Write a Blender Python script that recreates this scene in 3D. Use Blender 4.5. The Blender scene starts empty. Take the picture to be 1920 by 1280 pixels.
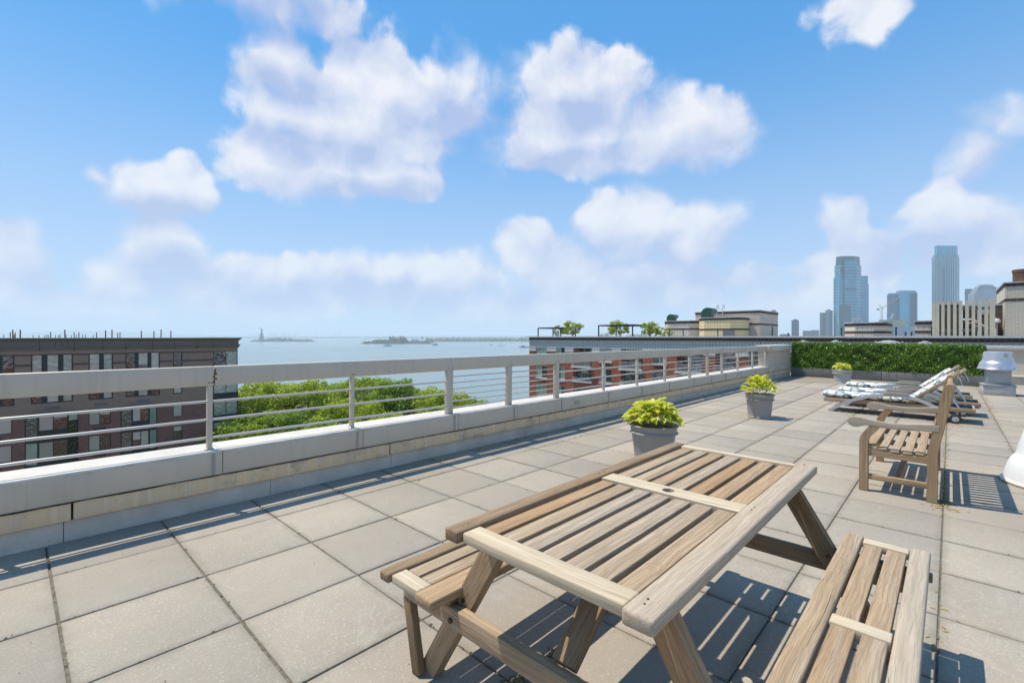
import bpy, bmesh, math, random
from mathutils import Vector, Matrix
R = math.radians
random.seed(7)
SC = bpy.context.scene
COL = SC.collection

# ------------------------------------------------------------------ camera
CAM_H = 1.40
YAW = 0.7507                       # heading, measured from +x (along the railing) towards +y
FPX = 881.0                        # focal length in pixels of a 1920 px wide frame
cam_d = bpy.data.cameras.new("camera")
cam = bpy.data.objects.new("camera", cam_d)
COL.objects.link(cam)
cam.location = (0, 0, CAM_H)
cam.rotation_euler = (R(90), 0, YAW - R(90))
cam_d.sensor_width = 36.0
cam_d.lens = FPX / 1920 * 36
cam_d.shift_y = -9.0 / 1920
cam_d.clip_start = 0.05
cam_d.clip_end = 60000
SC.camera = cam
FWD = Vector((math.cos(YAW), math.sin(YAW), 0))
RGT = Vector((math.sin(YAW), -math.cos(YAW), 0))

# ------------------------------------------------------------------ sun, sky, exposure
SUN_DIR = Vector((-0.159, 0.391, 1.0)).normalized()      # towards the sun
sun_d = bpy.data.lights.new("sun", 'SUN')
sun_d.energy = 5.0
sun_d.angle = R(0.5)
sun_d.color = (1.0, 0.92, 0.79)
sun = bpy.data.objects.new("sun", sun_d)
COL.objects.link(sun)
sun.rotation_euler = SUN_DIR.to_track_quat('Z', 'Y').to_euler()
SC.view_settings.view_transform = 'Standard'
SC.view_settings.look = 'None'
SC.view_settings.exposure = 0.2
SC.view_settings.gamma = 1.0
SC.view_settings.use_curve_mapping = False
SC.cycles.use_denoising = True
SC.cycles.max_bounces = 6
SC.cycles.diffuse_bounces = 2
SC.cycles.glossy_bounces = 3
SC.cycles.volume_bounces = 1
SC.cycles.transparent_max_bounces = 8
SC.cycles.caustics_reflective = False
SC.cycles.caustics_refractive = False
SKY_STRENGTH = 0.11
SKY_TINT = (0.74, 1.02, 1.16, 1)                     # clear, slightly polarised blue


def build_world():
    w = bpy.data.worlds.new("World")
    SC.world = w
    w.use_nodes = True
    w.cycles.sampling_method = 'MANUAL'
    w.cycles.sample_map_resolution = 256
    nt = w.node_tree
    nt.nodes.clear()
    N, L = nt.nodes, nt.links

    def math_(op, a, b=None, c=None, t=nt):
        n = t.nodes.new('ShaderNodeMath')
        n.operation = op
        for i, v in enumerate((a, b, c)):
            if v is None:
                continue
            if isinstance(v, (int, float)):
                n.inputs[i].default_value = v
            else:
                t.links.new(v, n.inputs[i])
        return n.outputs[0]

    def vmath(op, a, b=None, c=None, out=0, t=nt):
        n = t.nodes.new('ShaderNodeVectorMath')
        n.operation = op
        for i, v in enumerate((a, b, c)):
            if v is None:
                continue
            if isinstance(v, (tuple, Vector)):
                n.inputs[i].default_value = v
            else:
                t.links.new(v, n.inputs[i])
        return n.outputs[out]

    def mixc(f, a, b, t=nt):
        n = t.nodes.new('ShaderNodeMix')
        n.data_type = 'RGBA'
        for k, v in ((0, f), (6, a), (7, b)):
            if isinstance(v, (int, float, tuple)):
                n.inputs[k].default_value = v
            else:
                t.links.new(v, n.inputs[k])
        return n.outputs[2]

    def smooth(v, a, b):
        n = N.new('ShaderNodeMapRange')
        n.interpolation_type = 'SMOOTHSTEP'
        L.new(v, n.inputs[0])
        n.inputs[1].default_value = a
        n.inputs[2].default_value = b
        return n.outputs[0]

    tc = N.new('ShaderNodeTexCoord')
    dirv = vmath('NORMALIZE', tc.outputs['Generated'])
    sep = N.new('ShaderNodeSeparateXYZ')
    L.new(dirv, sep.inputs[0])
    el = math_('ARCSINE', math_('MAXIMUM', sep.outputs[2], 0.0))
    comb = N.new('ShaderNodeCombineXYZ')
    L.new(sep.outputs[0], comb.inputs[0])
    L.new(sep.outputs[1], comb.inputs[1])
    L.new(math_('MAXIMUM', sep.outputs[2], 0.012), comb.inputs[2])
    sky = N.new('ShaderNodeTexSky')
    sky.sky_type = 'NISHITA'
    sky.sun_disc = False
    sky.sun_elevation = math.asin(SUN_DIR.z)
    sky.sun_rotation = math.atan2(SUN_DIR.x, SUN_DIR.y)
    sky.altitude = 30
    sky.air_density = 1.0
    sky.dust_density = 0.0
    sky.ozone_density = 2.5
    L.new(comb.outputs[0], sky.inputs[0])
    hs = N.new('ShaderNodeHueSaturation')
    hs.inputs['Hue'].default_value = 0.488
    hs.inputs['Saturation'].default_value = 1.18
    hs.inputs['Value'].default_value = 1.0
    L.new(sky.outputs[0], hs.inputs['Color'])
    skyc = mixc(1.0, hs.outputs[0], SKY_TINT)
    skyc.node.blend_type = 'MULTIPLY'
    # azimuth about the harbour heading; the cloud field carries on, mirrored, all round the sky
    az = math_('ARCTAN2', vmath('DOT_PRODUCT', dirv, tuple(RGT), out=1), vmath('DOT_PRODUCT', dirv, tuple(FWD), out=1))
    az = math_('SUBTRACT', math_('PINGPONG', math_('ADD', az, 0.86 + 1.72 * 4), 1.72), 0.86)
    pc = N.new('ShaderNodeCombineXYZ')
    L.new(az, pc.inputs[0])
    L.new(el, pc.inputs[1])
    p0 = pc.outputs[0]

    def noise(vec, scale, detail, rough=0.55, color=False):
        n = N.new('ShaderNodeTexNoise')
        n.noise_dimensions = '2D'
        n.inputs['Scale'].default_value = scale
        n.inputs['Detail'].default_value = detail
        n.inputs['Roughness'].default_value = rough
        L.new(vec, n.inputs['Vector'])
        return n.outputs['Color' if color else 'Fac']
    warp = vmath('SUBTRACT', noise(p0, 9.0, 2.0, 0.6, True), (0.5, 0.5, 0.5))
    p = vmath('MULTIPLY_ADD', warp, (0.05, 0.03, 0.0), p0)

    # cloud lobes (azimuth / elevation measured as frame positions) and the shaded undersides of the same clouds
    lobes = [
        (520, 130, 90, 66, .55), (700, 165, 90, 72, 1.0), (625, 228, 165, 76, 1.0), (745, 240, 100, 92, .95),
        (560, 300, 140, 74, .9), (690, 328, 150, 46, .9),
        (880, 195, 90, 90, .44), (1050, 155, 90, 62, .7), (1130, 170, 95, 62, .7), (1080, 240, 170, 76, .8), (1240, 245, 110, 70, 1.0),
        (1325, 252, 98, 66, 1.0), (1190, 290, 180, 36, .8),
        (480, -10, 260, 50, .42), (1615, 5, 95, 62, .45),
        (285, 358, 125, 52, .78), (352, 342, 56, 50, .85), (175, 325, 36, 26, .5),
        (300, 470, 95, 76, 1.0), (245, 525, 90, 60, .75), (30, 490, 80, 75, .78),
        (985, 470, 58, 58, 1.0), (1060, 505, 110, 68, .95), (1180, 430, 105, 80, 1.0), (1295, 432, 110, 62, .9), (1200, 535, 230, 58, .75),
        (680, 535, 260, 62, .95), (830, 520, 150, 60, .95), (480, 550, 200, 72, .85), (960, 580, 260, 44, .6), (150, 585, 260, 36, .6), (1480, 575, 260, 46, .55),
        (1578, 425, 58, 58, .9), (1600, 500, 100, 66, .7), (1752, 380, 62, 48, .85), (1840, 430, 170, 86, .62),
        (1825, 290, 90, 50, .8), (1880, 238, 80, 52, .52),
    ]
    shades = [(540, 165, 130, 40), (640, 285, 190, 38), (700, 365, 190, 34), (1090, 215, 160, 40), (1160, 305, 260, 34), (870, 260, 130, 70), (480, 10, 300, 60), (290, 395, 150, 38),
              (330, 520, 120, 55), (60, 520, 120, 40), (1230, 510, 260, 66), (700, 560, 420, 40), (1860, 320, 130, 30), (1800, 470, 250, 50), (1630, 470, 80, 60)]

    def group(name, items, soft):
        g = bpy.data.node_groups.new(name, 'ShaderNodeTree')
        g.interface.new_socket("P", in_out='INPUT', socket_type='NodeSocketVector')
        g.interface.new_socket("D", in_out='OUTPUT', socket_type='NodeSocketFloat')
        gi = g.nodes.new('NodeGroupInput')
        go = g.nodes.new('NodeGroupOutput')
        acc = None
        for it in items:
            x, y, rx, ry = it[:4]
            wt = it[4] if len(it) > 4 else 1.0
            a = math.atan((x - 960) / FPX)
            e = math.atan((631 - y) / FPX * math.cos(a))
            ra = rx / FPX * math.cos(a) ** 2 * 1.1
            re = ry / FPX * math.cos(a) * 1.1
            q = vmath('MULTIPLY_ADD', gi.outputs[0], (1 / ra, 1 / re, 0), (-a / ra, -e / re, 0), t=g)
            b = math_('MULTIPLY_ADD', vmath('LENGTH', q, out=1, t=g), -wt, wt, t=g)
            if acc is None:
                acc = b
            else:
                n = g.nodes.new('ShaderNodeMath')
                n.operation = 'SMOOTH_MAX' if soft else 'MAXIMUM'
                g.links.new(acc, n.inputs[0])
                g.links.new(b, n.inputs[1])
                if soft:
                    n.inputs[2].default_value = 0.12
                acc = n.outputs[0]
        g.links.new(acc, go.inputs[0])
        return g

    def use(g, vec):
        n = N.new('ShaderNodeGroup')
        n.node_tree = g
        L.new(vec, n.inputs[0])
        return n.outputs[0]
    def puffs(vec, scale, feature='SMOOTH_F1'):
        n = N.new('ShaderNodeTexVoronoi')
        n.voronoi_dimensions = '2D'
        n.feature = feature
        n.inputs['Scale'].default_value = scale
        if feature != 'F1':
            n.inputs['Smoothness'].default_value = 0.35
        L.new(vec, n.inputs['Vector'])
        return n.outputs['Distance']
    n1 = noise(p, 13.0, 6.0, 0.58)
    sun2 = (-0.014, 0.030, 0.0)
    pofs = vmath('ADD', p, sun2)
    va, vb = puffs(p, 10.0), puffs(pofs, 10.0)
    vc = puffs(p, 26.0, 'F1')
    wisp = noise(p0, 5.0, 1.0, 0.5)                       # some edges crisp, others dissolving
    d1 = use(group("cloud_lobes", lobes, True), p)
    d1 = math_('ADD', d1, math_('MULTIPLY', math_('SUBTRACT', 0.42, va), 0.26))
    d1 = math_('ADD', d1, math_('MULTIPLY', math_('SUBTRACT', 0.42, vc), 0.13))
    d1 = math_('ADD', d1, math_('MULTIPLY', math_('SUBTRACT', n1, 0.5), 0.46))
    soft = math_('MULTIPLY_ADD', smooth(wisp, 0.35, 0.65), 0.34, 0.17)
    ar = N.new('ShaderNodeMapRange')
    ar.interpolation_type = 'SMOOTHSTEP'
    L.new(d1, ar.inputs[0])
    ar.inputs[1].default_value = -0.03
    L.new(soft, ar.inputs[2])
    alpha = math_('MULTIPLY', ar.outputs[0], 0.93)
    under = smooth(use(group("cloud_undersides", shades, False), p), -0.30, 0.80)
    lit = math_('MULTIPLY_ADD', math_('SUBTRACT', vb, va), 0.75, 0.66)
    lit = math_('MULTIPLY_ADD', math_('SUBTRACT', n1, 0.5), 1.3, lit)
    lit = math_('MULTIPLY_ADD', smooth(d1, 0.0, 0.55), 0.22, lit)
    lit = math_('MULTIPLY_ADD', under, -0.84, lit)
    K = 0.85 / SKY_STRENGTH
    litc = N.new('ShaderNodeClamp')
    L.new(lit, litc.inputs[0])
    cl = mixc(litc.outputs[0], (.46 * K, .56 * K, .84 * K, 1), (.97 * K, .97 * K, 1.0 * K, 1))
    # thin high haze everywhere, and a milky veil low over the harbour
    high = mixc(0.5, skyc, (.07 * K, .44 * K, 1.03 * K, 1))
    veil = smooth(el, 0.56, -0.04)
    base = mixc(math_('MULTIPLY', veil, 0.74), high, (.61 * K, .73 * K, .94 * K, 1))
    cl = mixc(math_('MULTIPLY', veil, 0.22), cl, (.66 * K, .76 * K, .95 * K, 1))
    out = mixc(alpha, base, cl)
    bg = N.new('ShaderNodeBackground')
    bg.inputs['Strength'].default_value = SKY_STRENGTH
    L.new(out, bg.inputs['Color'])
    ow = N.new('ShaderNodeOutputWorld')
    L.new(bg.outputs[0], ow.inputs[0])


build_world()

# ------------------------------------------------------------------ frames and helpers
# the terrace drains: it falls about 1 % away from the railing
TA, TB = -0.0035, 0.0094
_n = Vector((-TA, -TB, 1)).normalized()
_ex = Vector((1, 0, TA)).normalized()
_ey = _n.cross(_ex)
DECK = Matrix(((_ex.x, _ey.x, _n.x, 0), (_ex.y, _ey.y, _n.y, 0), (_ex.z, _ey.z, _n.z, 0), (0, 0, 0, 1)))
ON_DECK = []


def at(px, py, d):
    """Point at depth d (metres along the camera heading) for a frame position."""
    return Vector((0, 0, CAM_H)) + (FWD + RGT * ((px - 960) / FPX) + Vector((0, 0, (631 - py) / FPX))) * d


def at_x(px, py, X):
    r = FWD + RGT * ((px - 960) / FPX) + Vector((0, 0, (631 - py) / FPX))
    return Vector((0, 0, CAM_H)) + r * (X / r.x)


def pre(o):
    m = o.matrix_basis.copy()
    while o.parent:
        o = o.parent
        m = o.matrix_basis @ m
    return m


def tag(o, label=None, cat=None, group=None, kind=None):
    if label:
        o["label"] = label
    if cat:
        o["category"] = cat
    if group:
        o["group"] = group
    if kind:
        o["kind"] = kind
    return o


def thing(name, loc, label, cat, group=None, rz=0.0, deck=False):
    o = bpy.data.objects.new(name, None)
    o.empty_display_size = 0.1
    COL.objects.link(o)
    o.matrix_basis = Matrix.Translation(Vector(loc)) @ Matrix.Rotation(rz, 4, 'Z')
    tag(o, label, cat, group)
    if deck:
        ON_DECK.append(o)
    return o


def link(name, me, parent=None, M=None, mat=None, deck=False, local=False):
    o = bpy.data.objects.new(name, me)
    COL.objects.link(o)
    M = M or Matrix.Identity(4)
    if parent:
        o.parent = parent
        o.matrix_basis = M if local else pre(parent).inverted() @ M
    else:
        o.matrix_basis = M
        if deck:
            ON_DECK.append(o)
    if mat is not None and not me.materials:
        me.materials.append(mat)
    return o


def copy_tree(o, parent=None):
    c = o.copy()
    COL.objects.link(c)
    if parent:
        c.parent = parent
    for ch in list(o.children):
        copy_tree(ch, c)
    return c


class MB:
    def __init__(s):
        s.v, s.f, s.sm = [], [], False

    def add(s, vs, fs):
        n = len(s.v)
        s.v += [tuple(v) for v in vs]
        s.f += [tuple(i + n for i in f) for f in fs]
        return s

    def box(s, x0, x1, y0, y1, z0, z1):
        x0, x1 = min(x0, x1), max(x0, x1)
        y0, y1 = min(y0, y1), max(y0, y1)
        z0, z1 = min(z0, z1), max(z0, z1)
        return s.add([(x0, y0, z0), (x1, y0, z0), (x1, y1, z0), (x0, y1, z0), (x0, y0, z1), (x1, y0, z1), (x1, y1, z1), (x0, y1, z1)],
                     [(0, 3, 2, 1), (4, 5, 6, 7), (0, 1, 5, 4), (1, 2, 6, 5), (2, 3, 7, 6), (3, 0, 4, 7)])

    def prism(s, poly, z0, z1):
        n = len(poly)
        a = sum(poly[i][0] * poly[(i + 1) % n][1] - poly[(i + 1) % n][0] * poly[i][1] for i in range(n))
        if a < 0:
            poly = poly[::-1]
        return s.add([(x, y, z0) for x, y in poly] + [(x, y, z1) for x, y in poly],
                     [tuple(range(n))[::-1], tuple(range(n, 2 * n))] + [(i, (i + 1) % n, n + (i + 1) % n, n + i) for i in range(n)])

    def frustum(s, poly0, z0, poly1, z1):
        n = len(poly0)
        return s.add([(x, y, z0) for x, y in poly0] + [(x, y, z1) for x, y in poly1],
                     [tuple(range(n))[::-1], tuple(range(n, 2 * n))] + [(i, (i + 1) % n, n + (i + 1) % n, n + i) for i in range(n)])

    def tube(s, pts, r, n=8, caps=True):
        pts = [Vector(p) for p in pts]
        rs = r if isinstance(r, (list, tuple)) else [r] * len(pts)
        base = len(s.v)
        last = None
        for i, p in enumerate(pts):
            t = (pts[min(i + 1, len(pts) - 1)] - pts[max(i - 1, 0)]).normalized()
            if last is None:
                u = t.orthogonal().normalized()
            else:
                u = (last - t * last.dot(t))
                u = u.normalized() if u.length > 1e-6 else t.orthogonal().normalized()
            last = u
            w = t.cross(u)
            for k in range(n):
                a = 2 * math.pi * k / n
                s.v.append(tuple(p + (u * math.cos(a) + w * math.sin(a)) * rs[i]))
        for i in range(len(pts) - 1):
            for k in range(n):
                a = base + i * n + k
                b = base + i * n + (k + 1) % n
                s.f.append((a, b, b + n, a + n))
        if caps:
            s.f.append(tuple(base + k for k in range(n))[::-1])
            s.f.append(tuple(base + (len(pts) - 1) * n + k for k in range(n)))
        return s

    def lathe(s, prof, n=32, c=(0, 0, 0), sx=1.0, sy=1.0, cap=True):
        base = len(s.v)
        for r, z in prof:
            for k in range(n):
                a = 2 * math.pi * k / n
                s.v.append((c[0] + r * sx * math.cos(a), c[1] + r * sy * math.sin(a), c[2] + z))
        for i in range(len(prof) - 1):
            for k in range(n):
                a = base + i * n + k
                b = base + i * n + (k + 1) % n
                s.f.append((a, b, b + n, a + n))
        if cap:
            s.f.append(tuple(base + k for k in range(n))[::-1])
            s.f.append(tuple(base + (len(prof) - 1) * n + k for k in range(n)))
        return s

    def mesh(s, name, smooth=False):
        me = bpy.data.meshes.new(name)
        me.from_pydata(s.v, [], s.f)
        if smooth:
            me.polygons.foreach_set("use_smooth", [True] * len(me.polygons))
            me.set_sharp_from_angle(angle=R(38))
        me.update()
        return me

    def build(s, name, mat, parent=None, smooth=False, deck=False, local=False):
        """Vertices are scene coordinates; they are stored relative to the parent (local=True: already relative)."""
        if parent and not local:
            inv = pre(parent).inverted()
            s.v = [tuple(inv @ Vector(v)) for v in s.v]
        return link(name, s.mesh(name, smooth), parent, Matrix.Identity(4), mat, deck, local=True)


_RB = {}


def rbox(l, w, t, b=0.004, seg=2):
    key = (round(l, 4), round(w, 4), round(t, 4), round(b, 4), seg)
    if key in _RB:
        return _RB[key]
    bm = bmesh.new()
    bmesh.ops.create_cube(bm, size=1.0)
    for v in bm.verts:
        v.co = Vector((v.co.x * l, v.co.y * w, v.co.z * t))
    b = min(b, l * .45, w * .45, t * .45)
    if b > 0:
        bmesh.ops.bevel(bm, geom=list(bm.edges), offset=b, segments=seg, profile=0.5, affect='EDGES')
    me = bpy.data.meshes.new("rounded_box")
    bm.to_mesh(me)
    bm.free()
    me.polygons.foreach_set("use_smooth", [True] * len(me.polygons))
    me.set_sharp_from_angle(angle=R(50))
    _RB[key] = me
    return me


_RBM = {}


def rbox_m(l, w, t, b, mat, seg=2):
    key = (round(l, 4), round(w, 4), round(t, 4), round(b, 4), seg, mat.name)
    if key not in _RBM:
        me = rbox(l, w, t, b, seg).copy()
        me.materials.append(mat)
        _RBM[key] = me
    return _RBM[key]


def basis(o, x, z):
    x = Vector(x).normalized()
    z = Vector(z)
    z = (z - x * z.dot(x)).normalized()
    y = z.cross(x)
    return Matrix(((x.x, y.x, z.x, o[0]), (x.y, y.y, z.y, o[1]), (x.z, y.z, z.z, o[2]), (0, 0, 0, 1)))


def plank(name, parent, p0, p1, w, t, mat, up=(0, 0, 1), b=0.004, deck=False):
    """A board from p0 to p1 (centre line), width w, thickness t along up; its grain runs along local x."""
    p0, p1 = Vector(p0), Vector(p1)
    return link(name, rbox_m((p1 - p0).length, w, t, b, mat), parent, basis((p0 + p1) / 2, p1 - p0, up), deck=deck)


def shaped(name, parent, poly, thick, O, X, Z, mat, bev=0.004):
    """A board cut to an outline: poly in (along X, along Z), extruded thick about its middle."""
    bm = bmesh.new()
    n = len(poly)
    a = sum(poly[i][0] * poly[(i + 1) % n][1] - poly[(i + 1) % n][0] * poly[i][1] for i in range(n))
    if a < 0:
        poly = poly[::-1]
    lo = [bm.verts.new((x, thick / 2, z)) for x, z in poly]
    hi = [bm.verts.new((x, -thick / 2, z)) for x, z in poly]
    bm.faces.new(lo[::-1])
    bm.faces.new(hi)
    for i in range(n):
        bm.faces.new((lo[i], lo[(i + 1) % n], hi[(i + 1) % n], hi[i]))
    bmesh.ops.recalc_face_normals(bm, faces=bm.faces)
    if bev:
        es = [e for e in bm.edges if (len(e.link_faces[0].verts) > 4) != (len(e.link_faces[1].verts) > 4)]
        bmesh.ops.bevel(bm, geom=es, offset=bev, segments=2, affect='EDGES')
    me = bpy.data.meshes.new(name)
    bm.to_mesh(me)
    bm.free()
    me.polygons.foreach_set("use_smooth", [True] * len(me.polygons))
    me.set_sharp_from_angle(angle=R(40))
    me.materials.append(mat)
    return link(name, me, parent, basis(O, X, Z))


def bolt(parent, p, ax, r=.011):
    e = MB()
    p, ax = Vector(p), Vector(ax).normalized()
    e.tube([p - ax * .012, p + ax * .006], r, 10)
    e.build('bolt', MAT['steel_dark'], parent, True)


# ------------------------------------------------------------------ materials
class NT:
    def __init__(s, name):
        s.m = bpy.data.materials.new(name)
        s.m.use_nodes = True
        s.t = s.m.node_tree
        s.b = s.t.nodes["Principled BSDF"]
        s.out = s.t.nodes["Material Output"]

    def n(s, typ, **kw):
        n = s.t.nodes.new(typ)
        for k, v in kw.items():
            if k in n.inputs:
                s.put(n.inputs[k], v)
            else:
                setattr(n, k, v)
        return n

    def put(s, sock, v):
        if hasattr(v, "is_output"):
            s.t.links.new(v, sock)
        else:
            if isinstance(v, tuple) and len(v) == 3 and sock.type == 'RGBA':
                v = (*v, 1)
            sock.default_value = v

    def coord(s, kind='Object', scale=(1, 1, 1), rnd=False):
        if kind == 'World':
            c = s.n('ShaderNodeNewGeometry').outputs['Position']
        else:
            c = s.n('ShaderNodeTexCoord').outputs[kind]
        m = s.n('ShaderNodeMapping')
        s.put(m.inputs['Vector'], c)
        m.inputs['Scale'].default_value = scale
        if rnd:
            k = s.n('ShaderNodeVectorMath', operation='SCALE')
            k.inputs[0].default_value = (37.1, 17.7, 23.3)
            s.put(k.inputs['Scale'], s.rand())
            s.put(m.inputs['Location'], k.outputs[0])
        return m.outputs[0]

    def rand(s):
        return s.n('ShaderNodeObjectInfo').outputs['Random']

    def noise(s, vec, scale, detail=4, rough=.55, dist=0.0, color=False):
        n = s.n('ShaderNodeTexNoise', Scale=scale, Detail=detail, Roughness=rough, Distortion=dist)
        s.put(n.inputs['Vector'], vec)
        return n.outputs['Color' if color else 'Fac']

    def ramp(s, f, stops, interp='LINEAR'):
        n = s.n('ShaderNodeValToRGB')
        n.color_ramp.interpolation = interp
        e = n.color_ramp.elements
        while len(e) < len(stops):
            e.new(0.5)
        for k, (p, c) in enumerate(stops):
            e[k].position = p
            e[k].color = c if len(c) == 4 else (*c, 1)
        s.put(n.inputs[0], f)
        return n.outputs[0]

    def mix(s, f, a, b, mode='MIX'):
        n = s.n('ShaderNodeMix', data_type='RGBA', blend_type=mode)
        s.put(n.inputs[0], f)
        s.put(n.inputs[6], a)
        s.put(n.inputs[7], b)
        return n.outputs[2]

    def math(s, op, a, b=None, c=None):
        n = s.n('ShaderNodeMath', operation=op)
        for i, v in enumerate((a, b, c)):
            if v is not None:
                s.put(n.inputs[i], v)
        return n.outputs[0]

    def rng(s, v, a, b, c=0.0, d=1.0, smooth=False):
        n = s.n('ShaderNodeMapRange')
        if smooth:
            n.interpolation_type = 'SMOOTHSTEP'
        for i, q in enumerate((v, a, b, c, d)):
            s.put(n.inputs[i], q)
        return n.outputs[0]

    def bump(s, h, strength=.2, dist=.01):
        n = s.n('ShaderNodeBump', Strength=strength, Distance=dist)
        s.put(n.inputs['Height'], h)
        s.put(s.b.inputs['Normal'], n.outputs[0])

    def set(s, color=None, rough=None, metal=None, spec=None, **kw):
        for k, v in (('Base Color', color), ('Roughness', rough), ('Metallic', metal), ('Specular IOR Level', spec)):
            if v is not None:
                s.put(s.b.inputs[k], v)
        for k, v in kw.items():
            s.put(s.b.inputs[k], v)
        return s.m


def plain(name, c, rough=.6, var=.12, scale=4.0, metal=0.0, spec=.4, bump=0.0, bscale=60, coord='Object', rndv=0.0, streak=0.0):
    k = NT(name)
    v = k.coord(coord)
    f = k.noise(v, scale, 5, .6)
    dark = tuple(x * (1 - var) for x in c)
    lite = tuple(min(1, x * (1 + var)) for x in c)
    col = k.mix(k.rng(f, .3, .7), dark, lite)
    if streak:
        sv = k.coord(coord, (3.0, 3.0, .25))
        col = k.mix(k.rng(k.noise(sv, 6, 5, .65), .52, .75, 0, streak), col, tuple(x * .45 for x in c))
    if rndv:
        col = k.mix(k.math('MULTIPLY', k.rand(), rndv), col, tuple(x * .55 for x in c))
    if bump:
        k.bump(k.noise(v, bscale, 3, .6), bump, .005)
    return k.set(col, rough, metal, spec)


def wood(name, tones, bumpv=.5, dark=1.0):
    """Weathered board: grain runs along local x; every board draws its own tone and figure."""
    tones = [(a * .84, b * .86, c * .88) for a, b, c in tones]
    k = NT(name)
    r = k.rand()
    warp = k.noise(k.coord('Object', (3.0, 5, 5), True), 1.0, 2, .5, 0, True)
    wv = k.n('ShaderNodeVectorMath', operation='MULTIPLY_ADD')
    k.put(wv.inputs[0], warp)
    wv.inputs[1].default_value = (0, .034, .034)
    k.put(wv.inputs[2], k.coord('Object', (1, 1, 1), True))

    def sc(v, s3):
        m = k.n('ShaderNodeVectorMath', operation='MULTIPLY')
        k.put(m.inputs[0], v)
        m.inputs[1].default_value = s3
        return m.outputs[0]
    nf = k.noise(sc(wv.outputs[0], (5.0, 260, 260)), 1.0, 2, .6)
    nm = k.noise(sc(wv.outputs[0], (1.6, 75, 75)), 1.0, 4, .65)
    nw = k.noise(sc(wv.outputs[0], (1.1, 16, 16)), 1.0, 3, .6)
    ring = k.n('ShaderNodeTexWave', wave_type='RINGS', rings_direction='X', wave_profile='SAW', Scale=9.0, Distortion=3.0, Detail=2.0)
    k.put(ring.inputs['Detail Scale'], 1.0)
    k.put(ring.inputs['Vector'], sc(wv.outputs[0], (.9, 4.2, 4.2)))
    tone = k.ramp(k.math('ADD', k.math('MULTIPLY', r, .55), k.math('MULTIPLY', nw, .5)), [(.22, tones[0]), (.45, tones[1]), (.64, tones[2]), (.88, tones[3])])
    tone = k.mix(k.rng(nm, .40, .66, 0, .62 * dark), tone, tuple(x * .50 for x in tones[1]))
    tone = k.mix(k.rng(nm, .42, .28, 0, .45), tone, tuple(min(1, x * 1.12) for x in tones[3]))
    tone = k.mix(k.rng(ring.outputs['Fac'], .80, 1.0, 0, .42 * dark), tone, tuple(x * .45 for x in tones[2]))
    tone = k.mix(k.rng(nf, .52, .70, 0, .5 * dark), tone, tuple(x * .38 for x in tones[2]))
    crack = k.math('MULTIPLY', k.rng(k.noise(sc(wv.outputs[0], (2.2, 120, 120)), 1.0, 1, .4), .70, .74), k.rng(nw, .45, .6))
    tone = k.mix(k.math('MULTIPLY', crack, .7 * dark), tone, (.06, .045, .03))
    h = k.math('ADD', k.math('MULTIPLY', nf, .8), k.math('MULTIPLY', nm, .8))
    k.bump(h, bumpv, .004)
    return k.set(tone, .8, 0, .22)


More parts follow.
